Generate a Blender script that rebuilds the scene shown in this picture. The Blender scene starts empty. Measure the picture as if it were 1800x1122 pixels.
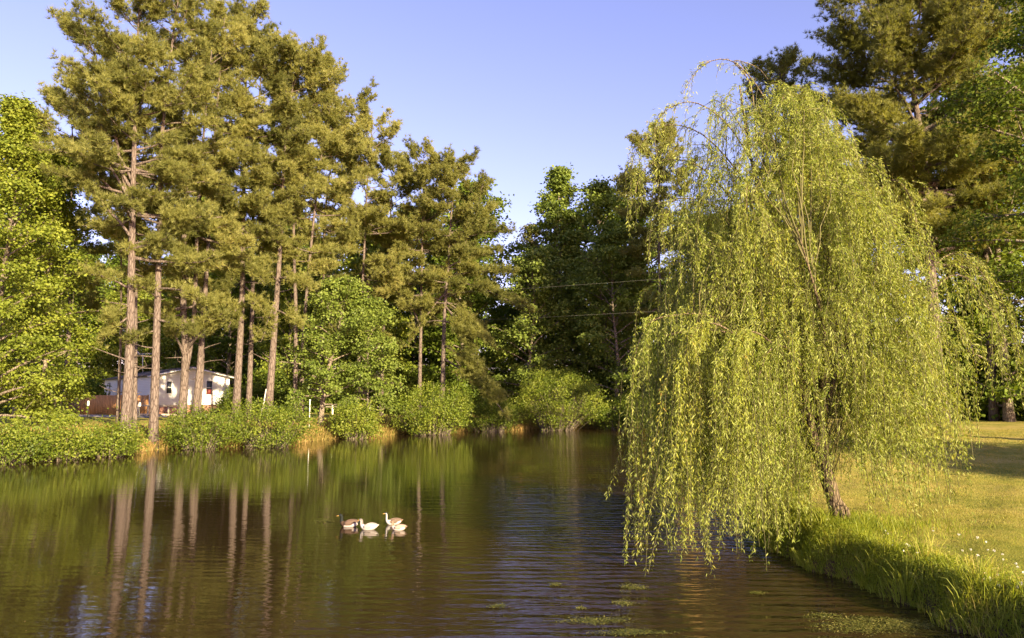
import bpy, math, numpy as np
from mathutils import Vector
rad = math.radians
sc = bpy.context.scene
# ------------------------------------------------------------------ camera
W0, H0, F = 1800.0, 1122.0, 1300.0          # the photograph's pixels, focal length in pixels
CAM = np.array((0.0, 0.0, 2.6)); PITCH = math.atan((700-561)/F)
cam = bpy.data.cameras.new('camera'); cam.sensor_width = 36; cam.lens = 36*F/W0
cam.clip_start = 0.1; cam.clip_end = 3000
co = bpy.data.objects.new('camera', cam); sc.collection.objects.link(co)
co.location = CAM; co.rotation_euler = (math.pi/2+PITCH, 0, 0); sc.camera = co
# ------------------------------------------------------------------ light
SUN_EL, SUN_AZ = 18.0, 34.0                 # azimuth: degrees to the right of straight behind the camera
SUN = np.array((math.sin(rad(SUN_AZ))*math.cos(rad(SUN_EL)), -math.cos(rad(SUN_AZ))*math.cos(rad(SUN_EL)), math.sin(rad(SUN_EL))))
world = bpy.data.worlds.new('World'); sc.world = world; world.use_nodes = True
wt = world.node_tree; wt.nodes.clear()
wo = wt.nodes.new('ShaderNodeOutputWorld'); bg = wt.nodes.new('ShaderNodeBackground'); sky = wt.nodes.new('ShaderNodeTexSky')
sky.sky_type = 'NISHITA'; sky.sun_disc = False; sky.sun_elevation = rad(SUN_EL); sky.sun_rotation = math.atan2(SUN[0], SUN[1])
sky.altitude = 0; sky.air_density = 1.0; sky.dust_density = 0.6; sky.ozone_density = 2.2
tint = wt.nodes.new('ShaderNodeMixRGB'); tint.blend_type = 'MULTIPLY'; tint.inputs[0].default_value = 1.0
tint.inputs[2].default_value = (1.36, 0.94, 1.16, 1)
wt.links.new(sky.outputs[0], tint.inputs[1]); wt.links.new(tint.outputs[0], bg.inputs[0]); wt.links.new(bg.outputs[0], wo.inputs[0])
bg.inputs[1].default_value = 0.078
sl = bpy.data.lights.new('sun', 'SUN'); sl.energy = 5.0; sl.angle = rad(0.5); sl.color = (1.0, 0.80, 0.48)
so = bpy.data.objects.new('sun', sl); sc.collection.objects.link(so)
so.rotation_euler = Vector(SUN).to_track_quat('Z', 'Y').to_euler(); so.location = (40, -40, 40)
sc.view_settings.view_transform = 'Standard'; sc.view_settings.look = 'None'
sc.view_settings.gamma = 1; sc.view_settings.exposure = 1.85

# ------------------------------------------------------------------ helpers
Rr = np.array((1., 0, 0)); Fw = np.array((0, math.cos(PITCH), math.sin(PITCH))); Up = np.array((0, -math.sin(PITCH), math.cos(PITCH)))
def ray(px, py):
    return Fw + Rr*((px-900)/F) + Up*((561-py)/F)
def P(px, py, Y):                           # the point seen at a pixel, Y metres in front
    r = ray(px, py); return CAM + r*(Y/r[1])
def PZ(px, py, z=0.0):                      # the point seen at a pixel on a level plane
    r = ray(px, py); return CAM + r*((z-CAM[2])/r[2])
def X(px, Y): return (px-900)/F*Y*1.0
def U(r, a, b, n=None): return r.uniform(a, b, n)
def nrm(v):
    v = np.asarray(v, float); return v/np.maximum(np.linalg.norm(v, axis=-1, keepdims=True), 1e-9)
def sst(a, b, x):
    t = np.clip((x-a)/(b-a), 0, 1); return t*t*(3-2*t)

class MB:
    """collects polygons and links them as ONE mesh object"""
    def __init__(s): s.v = []; s.q = []; s.t = []; s.n = 0; s.qm = []; s.tm = []; s.tint = []
    def add(s, v, q=None, t=None, m=0, tint=0.5):
        v = np.asarray(v, float).reshape(-1, 3)
        if q is not None and len(q): q = np.asarray(q, int)+s.n; s.q.append(q); s.qm.append(np.full(len(q), m, int))
        if t is not None and len(t): t = np.asarray(t, int)+s.n; s.t.append(t); s.tm.append(np.full(len(t), m, int))
        s.v.append(v); s.tint.append(np.broadcast_to(np.asarray(tint, float), (len(v),))); s.n += len(v)
    def tube(s, pts, radii, k=6, m=0, cap=True, rough=0, rs=None, tint=0.5):
        pts = np.asarray(pts, float); n = len(pts); radii = np.broadcast_to(np.asarray(radii, float), (n,))
        tg = np.gradient(pts, axis=0) if n > 2 else np.repeat((pts[1:]-pts[:1]), 2, 0)
        tg = nrm(tg); ref = np.array((0, 0, 1.)) if abs(tg[:, 2]).mean() < 0.8 else np.array((1., 0, 0))
        a = nrm(np.cross(tg, ref)); b = np.cross(tg, a)
        th = np.arange(k)*2*np.pi/k
        rr = radii[:, None]*np.ones(k)
        if rough and rs is not None: rr = rr*(1+rs.uniform(-rough, rough, rr.shape))
        ring = pts[:, None]+rr[..., None]*(np.cos(th)[None, :, None]*a[:, None]+np.sin(th)[None, :, None]*b[:, None])
        i, j = np.meshgrid(np.arange(n-1), np.arange(k), indexing='ij'); j2 = (j+1) % k
        q = np.stack((i*k+j, i*k+j2, (i+1)*k+j2, (i+1)*k+j), -1).reshape(-1, 4)
        vv = ring.reshape(-1, 3); t = None
        if cap:
            vv = np.vstack((vv, pts[0], pts[-1])); c0, c1 = n*k, n*k+1; jj = np.arange(k); j2 = (jj+1) % k
            t = np.vstack((np.stack((np.full(k, c0), j2, jj), -1), np.stack((np.full(k, c1), (n-1)*k+jj, (n-1)*k+j2), -1)))
        s.add(vv, q, t, m, tint)
    def box(s, c, sz, ax=None, m=0):        # ax: 3x3 rows = local axes
        h = np.asarray(sz, float)/2; ax = np.eye(3) if ax is None else np.asarray(ax, float)
        v = np.array([[x, y, z] for x in (-1, 1) for y in (-1, 1) for z in (-1, 1)])*h
        s.add(v@ax+np.asarray(c, float), [[0, 1, 3, 2], [4, 6, 7, 5], [0, 4, 5, 1], [2, 3, 7, 6], [0, 2, 6, 4], [1, 5, 7, 3]], None, m)
    def leaves(s, c, d, nn, L, Wd, tint=0.5, m=0, mid=0.42, fold=0.0):
        d = nrm(d); sd = nrm(np.cross(d, nn)); N = len(c)
        L = np.broadcast_to(np.asarray(L, float), (N,))[:, None]; Wd = np.broadcast_to(np.asarray(Wd, float), (N,))[:, None]
        up = np.cross(sd, d)*fold*Wd
        v = np.stack((c, c+d*L*mid+sd*Wd/2+up, c+d*L, c+d*L*mid-sd*Wd/2+up), 1).reshape(-1, 3)
        if fold:
            b = np.arange(N)[:, None]*4; s.add(v, None, np.vstack((b+[0, 1, 2], b+[0, 2, 3])), m, np.repeat(np.broadcast_to(tint, (N,)), 4))
        else: s.add(v, np.arange(N*4).reshape(-1, 4), None, m, np.repeat(np.broadcast_to(tint, (N,)), 4))
    def needles(s, c, d, L, Wd, rs, tint=0.5, m=0):
        d = nrm(d); sd = nrm(np.cross(d, rs.normal(size=d.shape))); N = len(c)
        L = np.asarray(L)[:, None]
        v = np.stack((c+sd*Wd/2, c+d*L, c-sd*Wd/2), 1).reshape(-1, 3)
        s.add(v, None, np.arange(N*3).reshape(-1, 3), m, np.repeat(np.broadcast_to(tint, (N,)), 3))
    def mesh(s, name, smooth=False, org=None):
        me = bpy.data.meshes.new(name)
        v = np.concatenate(s.v) if s.v else np.zeros((0, 3))
        if org is not None: v = v-np.asarray(org)
        q = np.concatenate(s.q) if s.q else np.zeros((0, 4), int); t = np.concatenate(s.t) if s.t else np.zeros((0, 3), int)
        me.vertices.add(len(v)); me.vertices.foreach_set('co', v.astype('f4').ravel())
        nl = q.size+t.size; me.loops.add(nl); me.loops.foreach_set('vertex_index', np.concatenate((q.ravel(), t.ravel())).astype('i4'))
        me.polygons.add(len(q)+len(t))
        st = np.concatenate((np.arange(len(q))*4, q.size+np.arange(len(t))*3)).astype('i4')
        me.polygons.foreach_set('loop_start', st)
        mi = np.concatenate(s.qm+s.tm) if (s.qm or s.tm) else np.zeros(0, int)
        me.polygons.foreach_set('material_index', mi.astype('i4'))
        if smooth: me.polygons.foreach_set('use_smooth', np.ones(len(q)+len(t), bool))
        at = me.attributes.new('tint', 'FLOAT', 'POINT'); at.data.foreach_set('value', np.concatenate(s.tint).astype('f4'))
        me.update(calc_edges=True); return me
    def build(s, name, mats, parent=None, smooth=False, org=None):
        if parent is not None and org is None: org = parent.location
        me = s.mesh(name, smooth, org)
        for m in (mats if isinstance(mats, (list, tuple)) else [mats]): me.materials.append(m)
        o = bpy.data.objects.new(name, me); sc.collection.objects.link(o)
        if parent is not None: o.parent = parent
        elif org is not None: o.location = org
        return o
def tag(o, label=None, cat=None, group=None, kind=None):
    if label: o['label'] = label
    if cat: o['category'] = cat
    if group: o['group'] = group
    if kind: o['kind'] = kind
    return o
def thing(name, label, cat, loc, group=None):
    o = bpy.data.objects.new(name, None); o.empty_display_size = 0.3; sc.collection.objects.link(o); o.location = loc
    return tag(o, label, cat, group)
def copy_tree(o, parent=None):
    c = o.copy(); sc.collection.objects.link(c)
    if parent is not None: c.parent = parent
    for ch in [k for k in sc.collection.objects if k.parent == o]: copy_tree(ch, c)
    return c

# ------------------------------------------------------------------ materials
def mat(name):
    m = bpy.data.materials.new(name); m.use_nodes = True; t = m.node_tree
    return m, t, t.nodes['Principled BSDF']
def nd(t, kind, **kw):
    n = t.nodes.new(kind)
    for k, v in kw.items(): setattr(n, k, v)
    return n
def ramp(t, fac, stops):
    r = t.nodes.new('ShaderNodeValToRGB'); e = r.color_ramp.elements
    while len(e) < len(stops): e.new(0.5)
    for el, (p, c) in zip(e, stops): el.position = p; el.color = (*c, 1)
    t.links.new(fac, r.inputs[0]); return r.outputs[0]
def noise(t, scale, detail=4, vec=None, rough=0.55):
    n = nd(t, 'ShaderNodeTexNoise'); n.inputs['Scale'].default_value = scale; n.inputs['Detail'].default_value = detail; n.inputs['Roughness'].default_value = rough
    if vec is not None: t.links.new(vec, n.inputs['Vector'])
    return n.outputs['Fac']
def mapping(t, sc3, coord='Object', rot=(0, 0, 0)):
    tc = nd(t, 'ShaderNodeTexCoord'); mp = nd(t, 'ShaderNodeMapping'); mp.inputs['Scale'].default_value = sc3; mp.inputs['Rotation'].default_value = rot
    t.links.new(tc.outputs[coord], mp.inputs[0]); return mp.outputs[0]
def mathn(t, op, a, b=None):
    n = nd(t, 'ShaderNodeMath', operation=op)
    for i, v in enumerate((a, b)):
        if v is None: continue
        if isinstance(v, (int, float)): n.inputs[i].default_value = v
        else: t.links.new(v, n.inputs[i])
    return n.outputs[0]
def bump(t, p, h, strength, dist):
    b = nd(t, 'ShaderNodeBump'); b.inputs['Strength'].default_value = strength; b.inputs['Distance'].default_value = dist
    t.links.new(h, b.inputs['Height']); t.links.new(b.outputs[0], p.inputs['Normal']); return b
def mixc(t, fac, a, b):
    n = nd(t, 'ShaderNodeMixRGB')
    for i, v in enumerate((fac, a, b)):
        if isinstance(v, (int, float)): n.inputs[i].default_value = v
        elif isinstance(v, tuple): n.inputs[i].default_value = (*v, 1)
        else: t.links.new(v, n.inputs[i])
    return n.outputs[0]
def leaf_mat(name, stops, trans=0.35, rough=0.5, spec=0.3, back=None, transcol=(1.15, 1.1, 0.4)):
    m, t, p = mat(name)
    a = nd(t, 'ShaderNodeAttribute', attribute_name='tint'); oi = nd(t, 'ShaderNodeObjectInfo')
    f = mathn(t, 'ADD', a.outputs['Fac'], mathn(t, 'MULTIPLY', mathn(t, 'SUBTRACT', oi.outputs['Random'], 0.5), 0.22))
    col = ramp(t, f, stops)
    if back:
        g = nd(t, 'ShaderNodeNewGeometry'); col = mixc(t, g.outputs['Backfacing'], col, back)
    t.links.new(col, p.inputs['Base Color']); p.inputs['Roughness'].default_value = rough; p.inputs['Specular IOR Level'].default_value = spec
    tr = nd(t, 'ShaderNodeBsdfTranslucent'); tm = nd(t, 'ShaderNodeMixRGB', blend_type='MULTIPLY'); tm.inputs[0].default_value = 1
    t.links.new(col, tm.inputs[1]); tm.inputs[2].default_value = (*transcol, 1); t.links.new(tm.outputs[0], tr.inputs[0])
    mx = nd(t, 'ShaderNodeMixShader'); mx.inputs[0].default_value = trans
    t.links.new(p.outputs[0], mx.inputs[1]); t.links.new(tr.outputs[0], mx.inputs[2])
    t.links.new(mx.outputs[0], t.nodes['Material Output'].inputs[0]); return m
def bark_mat(name, c1, c2, c3, sc_=6.0, stretch=0.35, bs=0.9):
    m, t, p = mat(name); v = mapping(t, (1, 1, stretch))
    vo = nd(t, 'ShaderNodeTexVoronoi', feature='DISTANCE_TO_EDGE'); vo.inputs['Scale'].default_value = sc_
    t.links.new(v, vo.inputs['Vector']); n = noise(t, sc_*2.5, 5, v)
    h = mathn(t, 'ADD', mathn(t, 'MULTIPLY', mathn(t, 'MINIMUM', vo.outputs[0], 0.15), 3.0), mathn(t, 'MULTIPLY', n, 0.7))
    t.links.new(ramp(t, h, [(0.25, c1), (0.55, c2), (0.95, c3)]), p.inputs['Base Color'])
    p.inputs['Roughness'].default_value = 0.9; p.inputs['Specular IOR Level'].default_value = 0.15
    bump(t, p, h, bs, 0.05); return m
def plain(name, col, rough=0.7, spec=0.3, var=0.15, scale=8, metallic=0):
    m, t, p = mat(name); n = noise(t, scale, 5, mapping(t, (1, 1, 1)))
    c = np.array(col); t.links.new(ramp(t, n, [(0.3, tuple(c*(1-var))), (0.7, tuple(np.minimum(c*(1+var), 1)))]), p.inputs['Base Color'])
    p.inputs['Roughness'].default_value = rough; p.inputs['Specular IOR Level'].default_value = spec; p.inputs['Metallic'].default_value = metallic
    return m
M = {}
M['needle'] = leaf_mat('pine_needles', [(0.0, (.08, .095, .024)), (0.45, (.25, .26, .075)), (0.8, (.37, .37, .12)), (1, (.40, .34, .15))], .55, .5, .25)
M['leaf_bright'] = leaf_mat('bright_leaves', [(0.0, (.085, .125, .016)), (0.5, (.20, .25, .032)), (1, (.32, .35, .055))], .42, .5, .25)
M['leaf_maple'] = leaf_mat('maple_leaves', [(0.0, (.08, .125, .022)), (0.5, (.185, .245, .045)), (1, (.30, .35, .075))], .42, .5, .25)
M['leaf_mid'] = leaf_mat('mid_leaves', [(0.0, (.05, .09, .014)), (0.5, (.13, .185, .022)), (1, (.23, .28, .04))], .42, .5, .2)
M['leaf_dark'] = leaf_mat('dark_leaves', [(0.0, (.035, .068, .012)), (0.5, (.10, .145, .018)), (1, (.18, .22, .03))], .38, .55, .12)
M['leaf_olive'] = leaf_mat('olive_leaves', [(0.0, (.06, .07, .015)), (0.5, (.12, .125, .025)), (1, (.20, .18, .05))], .32, .5, .3)
M['leaf_shrub'] = leaf_mat('shrub_leaves', [(0.0, (.06, .10, .012)), (0.5, (.15, .20, .02)), (1, (.27, .30, .045))], .38, .5, .3)
M['willow'] = leaf_mat('willow_leaves', [(0.0, (.10, .14, .015)), (0.4, (.195, .25, .028)), (0.8, (.36, .38, .05)), (0.93, (.40, .37, .07)), (1, (.45, .24, .05))], .42, .5, .3, back=(.31, .35, .09))
M['grass'] = leaf_mat('long_grass', [(0.0, (.07, .11, .012)), (0.5, (.28, .34, .035)), (0.85, (.44, .44, .08)), (1, (.50, .42, .14))], .55, .5, .3)
M['lawn'] = leaf_mat('lawn_grass', [(0.0, (.11, .14, .02)), (0.5, (.23, .235, .04)), (1, (.40, .32, .09))], .35, .6, .2)
M['drygrass'] = leaf_mat('dry_grass', [(0.0, (.14, .15, .03)), (0.5, (.30, .22, .07)), (1, (.48, .32, .13))], .3, .6, .2)
M['algae'] = leaf_mat('algae', [(0.0, (.045, .055, .01)), (0.5, (.12, .125, .018)), (1, (.32, .28, .08))], .2, .5, .4)
M['pinebark'] = bark_mat('pine_bark', (.05, .038, .033), (.115, .088, .076), (.19, .155, .135), 10, .22)
M['greybark'] = bark_mat('grey_bark', (.06, .045, .035), (.16, .13, .10), (.30, .25, .20), 9, .4)
M['willowbark'] = bark_mat('willow_bark', (.035, .026, .017), (.12, .092, .06), (.24, .185, .12), 22, .18)

# ------------------------------------------------------------------ the pond and the ground
shore_px = [(0, 812), (60, 808), (120, 804), (200, 801), (240, 795), (290, 789), (400, 786), (480, 783), (545, 776), (600, 770), (665, 767), (710, 763),
            (780, 760), (850, 757), (950, 755), (1050, 753), (1130, 753), (1200, 762), (1255, 795), (1290, 840), (1325, 900), (1358, 965), (1400, 992), (1457, 1014),
            (1516, 1036), (1590, 1056), (1665, 1078), (1735, 1100), (1800, 1121)]
shore = [tuple(PZ(a, b)[:2]) for a, b in shore_px] + [(5.3, 6.4), (4.4, 4.2), (1.5, 2.4), (-6, 1.8), (-14, 5), (-23, 11), (-28, 20), (-25, 27)]
shore = np.array(shore)
rs0 = np.random.RandomState(5)
def ragged(poly, step=0.35, amp=0.10):
    out = []
    for a, b in zip(poly, np.roll(poly, -1, 0)):
        n = max(1, int(np.linalg.norm(b-a)/step))
        for i in range(n): out.append(a+(b-a)*i/n)
    out = np.array(out); nz = rs0.normal(size=out.shape)
    nz = (nz+np.roll(nz, 1, 0)+np.roll(nz, 2, 0))/1.7
    bite = .10*np.sin(out[:, 0]*2.9+1)*np.sin(out[:, 1]*3.7)+.05*np.sin(out[:, 0]*7.3+out[:, 1]*6.1)
    return out+nz*amp+np.stack((bite, bite*.5), 1)*(out[:, 1:2] < 17)*(out[:, 0:1] > 0)
pond = ragged(shore)
def shore_dist(x, y):                       # signed distance, positive on land
    x = np.atleast_1d(np.asarray(x, float)); y = np.atleast_1d(np.asarray(y, float)); sh = x.shape; p = np.stack((x.ravel(), y.ravel()), 1)
    a = pond; b = np.roll(pond, -1, 0); out = np.empty(len(p))
    for s in range(0, len(p), 20000):
        q = p[s:s+20000]; ab = b-a; best = np.full(len(q), 1e9); ins = np.zeros(len(q), bool)
        for k in range(len(a)):
            ap = q-a[k]; t = np.clip((ap@ab[k])/max(ab[k]@ab[k], 1e-9), 0, 1); dd = ap-t[:, None]*ab[k]
            best = np.minimum(best, (dd**2).sum(1))
            c = (a[k, 1] > q[:, 1]) != (b[k, 1] > q[:, 1])
            if a[k, 1] != b[k, 1]: ins ^= c & (q[:, 0] < (b[k, 0]-a[k, 0])*(q[:, 1]-a[k, 1])/(b[k, 1]-a[k, 1])+a[k, 0])
        out[s:s+20000] = np.sqrt(best)*np.where(ins, -1, 1)
    return out.reshape(sh)
def gz(x, y, s=None):                       # ground height
    x = np.atleast_1d(np.asarray(x, float)); y = np.atleast_1d(np.asarray(y, float))
    if s is None: s = shore_dist(x, y)
    far = np.maximum(sst(15, 32, y), sst(0, -4, x))
    lev = 0.52+0.68*far; wd = 0.15+1.7*far
    z = lev*(1-np.exp(-np.maximum(s, 0)/wd))
    z = np.where(s < 0, np.maximum(s*0.45, -1.3), z)
    n = 0.028*np.sin(x*0.9+1)*np.sin(y*0.7)+0.02*np.sin(x*2.3+y*1.1)+0.012*np.sin(x*5.1-y*3.7)
    return z+n*sst(0.1, 1.5, s)
def gz1(x, y): return float(gz([x], [y])[0])
def G(px, Y):
    x = X(px, Y); return np.array((x, Y, gz1(x, Y)))
def axis_coords(segs):
    out = []
    for a, b, st in segs: out += list(np.arange(a, b, st))
    return np.array(out+[segs[-1][1]])
gx = axis_coords([(-700, -120, 60), (-120, -48, 4), (-48, 1, .6), (1, 15, .14), (15, 50, .6), (50, 120, 4), (120, 700, 60)])
gy = axis_coords([(-60, 0, 6), (0, 5, .5), (5, 18, .14), (18, 30, .3), (30, 75, .5), (75, 140, 4), (140, 900, 60)])
GX, GY = np.meshgrid(gx, gy, indexing='ij'); S = shore_dist(GX, GY); GZ = gz(GX, GY, S)
shore_dist_exact = shore_dist
def shore_dist(x, y):                       # the same, looked up on the ground's own grid
    x = np.atleast_1d(np.asarray(x, float)); y = np.atleast_1d(np.asarray(y, float))
    i = np.clip(np.searchsorted(gx, x)-1, 0, len(gx)-2); j = np.clip(np.searchsorted(gy, y)-1, 0, len(gy)-2)
    u = np.clip((x-gx[i])/(gx[i+1]-gx[i]), 0, 1); v = np.clip((y-gy[j])/(gy[j+1]-gy[j]), 0, 1)
    return S[i, j]*(1-u)*(1-v)+S[i+1, j]*u*(1-v)+S[i, j+1]*(1-u)*v+S[i+1, j+1]*u*v
g = MB(); nx, ny = GX.shape; ii, jj = np.meshgrid(np.arange(nx-1), np.arange(ny-1), indexing='ij')
idx = ii*ny+jj; g.add(np.stack((GX, GY, GZ), -1).reshape(-1, 3), np.stack((idx, idx+ny, idx+ny+1, idx+1), -1).reshape(-1, 4), None, 0, np.clip(S.ravel()*0.1+0.5, 0, 1))
gm, t, p = mat('ground_soil_and_lawn')
at = nd(t, 'ShaderNodeAttribute', attribute_name='tint'); pv = mapping(t, (1, 1, 1))
n1 = noise(t, 0.35, 5, pv); n2 = noise(t, 3.0, 6, pv, .65); n3 = noise(t, 40, 3, pv)
nn_ = mathn(t, 'ADD', mathn(t, 'MULTIPLY', n1, .5), mathn(t, 'ADD', mathn(t, 'MULTIPLY', n2, .35), mathn(t, 'MULTIPLY', n3, .2)))
lawn = ramp(t, nn_, [(0.36, (.10, .13, .018)), (0.48, (.22, .22, .04)), (0.58, (.36, .29, .08)), (0.70, (.44, .33, .12))])
soil = ramp(t, n2, [(0.3, (.045, .028, .015)), (0.7, (.13, .085, .045))])
sf = ramp(t, mathn(t, 'ADD', at.outputs['Fac'], mathn(t, 'MULTIPLY', mathn(t, 'SUBTRACT', n2, .5), .05)), [(0.515, (0, 0, 0)), (0.56, (1, 1, 1))])
# the bare patch in the lawn
bp = PZ(1650, 960, .52); sx = nd(t, 'ShaderNodeSeparateXYZ'); t.links.new(pv, sx.inputs[0])
dx = mathn(t, 'DIVIDE', mathn(t, 'SUBTRACT', sx.outputs[0], float(bp[0])), .22); dy = mathn(t, 'DIVIDE', mathn(t, 'SUBTRACT', sx.outputs[1], float(bp[1])), .35)
dd = mathn(t, 'ADD', mathn(t, 'ADD', mathn(t, 'MULTIPLY', dx, dx), mathn(t, 'MULTIPLY', dy, dy)), mathn(t, 'MULTIPLY', n3, .8))
pf = ramp(t, mathn(t, 'ADD', dd, mathn(t, 'MULTIPLY', n2, 1.2)), [(0.75, (.8,)*3), (1.0, (0, 0, 0))])
c1 = mixc(t, sf, soil, lawn); c2 = mixc(t, pf, c1, (.26, .17, .11))
t.links.new(c2, p.inputs['Base Color']); p.inputs['Roughness'].default_value = .95; p.inputs['Specular IOR Level'].default_value = .1
bump(t, p, mathn(t, 'ADD', n2, n3), .6, .06)
tag(g.build('ground', gm, smooth=True), kind='structure')
def on_lawn(x, y): return x, y, gz1(x, y)
# water: one level sheet, wind ripples as bump, calmer towards the left bank
w = MB(); pts = shore+nrm(shore-np.array((-4, 30)))*2.2; nS = len(pts)
wx = np.arange(-34, 18.1, 2.0); wy = np.arange(-1, 72.1, 2.0); A, B = np.meshgrid(wx, wy, indexing='ij'); n_ = len(wy)
ii, jj = np.meshgrid(np.arange(len(wx)-1), np.arange(n_-1), indexing='ij'); k = (ii*n_+jj).ravel()
cx, cy = (A[:-1, :-1]+1).ravel(), (B[:-1, :-1]+1).ravel(); keep = shore_dist(cx, cy) < 2.6; k = k[keep]
w.add(np.stack((A, B, 0*A), -1).reshape(-1, 3), np.stack((k, k+n_, k+n_+1, k+1), -1))
wm, t, p = mat('pond_water')
pv = mapping(t, (1, 1, 1))
r1 = nd(t, 'ShaderNodeTexNoise'); r1.inputs['Scale'].default_value = 1.0; r1.inputs['Detail'].default_value = 3; t.links.new(mapping(t, (.9, 2.5, 1), rot=(0, 0, rad(4))), r1.inputs['Vector'])
r2 = nd(t, 'ShaderNodeTexNoise'); r2.inputs['Scale'].default_value = 1.0; r2.inputs['Detail'].default_value = 2; t.links.new(mapping(t, (4.5, 15, 1), rot=(0, 0, rad(-6))), r2.inputs['Vector'])
wv = nd(t, 'ShaderNodeTexWave', wave_type='BANDS', bands_direction='Y', wave_profile='SIN'); wv.inputs['Scale'].default_value = 1.25; wv.inputs['Distortion'].default_value = 5; wv.inputs['Detail'].default_value = 3; wv.inputs['Detail Scale'].default_value = .6
t.links.new(mapping(t, (.35, 1, 1), rot=(0, 0, rad(5))), wv.inputs['Vector'])
patch = noise(t, .13, 2, mapping(t, (1, .6, 1)))
sx = nd(t, 'ShaderNodeSeparateXYZ'); t.links.new(pv, sx.inputs[0])
# open middle of the pond is ruffled, the lee of the left and far bank calm
ruf = mathn(t, 'ADD', mathn(t, 'MULTIPLY', sx.outputs[0], .08), mathn(t, 'ADD', mathn(t, 'MULTIPLY', sx.outputs[1], -.012), mathn(t, 'ADD', patch, .0)))
rufc = ramp(t, ruf, [(0.0, (.06,)*3), (0.12, (.12,)*3), (0.30, (.42,)*3), (0.46, (1.0,)*3)])
hsum = mathn(t, 'ADD', mathn(t, 'MULTIPLY', r1.outputs['Fac'], 1.3), mathn(t, 'ADD', mathn(t, 'MULTIPLY', r2.outputs['Fac'], .30), mathn(t, 'MULTIPLY', wv.outputs['Fac'], .16)))
hh = mathn(t, 'MULTIPLY', hsum, rufc)
b = bump(t, p, hh, 1.0, .055)
t.links.new(ramp(t, patch, [(.3, (.020, .0115, .0045)), (.7, (.025, .0155, .007))]), p.inputs['Base Color'])
p.inputs['Roughness'].default_value = .03; p.inputs['IOR'].default_value = 1.333; p.inputs['Specular IOR Level'].default_value = .5
tag(w.build('pond_water', wm), kind='structure')
# gravel drive in front of the fence
d_ = MB(); a0 = PZ(95, 742, 1.2)[:2]; 
dr = [(70, 57), (300, 53), (300, 58), (70, 66)]
cor = np.array([[X(a, Y), Y] for a, Y in dr]); NU, NV = 30, 6; vv = []
for i in range(NU+1):
    for j in range(NV+1):
        u, v = i/NU, j/NV; q = (cor[0]*(1-u)+cor[1]*u)*(1-v)+(cor[3]*(1-u)+cor[2]*u)*v; vv.append((q[0], q[1], 0))
vv = np.array(vv); vv[:, 2] = gz(vv[:, 0], vv[:, 1])+.03
i, j = np.meshgrid(np.arange(NU), np.arange(NV), indexing='ij'); k = (i*(NV+1)+j).ravel(); d_.add(vv, np.stack((k, k+NV+1, k+NV+2, k+1), -1))
tag(d_.build('driveway', plain('gravel', (.34, .30, .27), .95, .1, .25, 14)), kind='structure')

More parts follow.
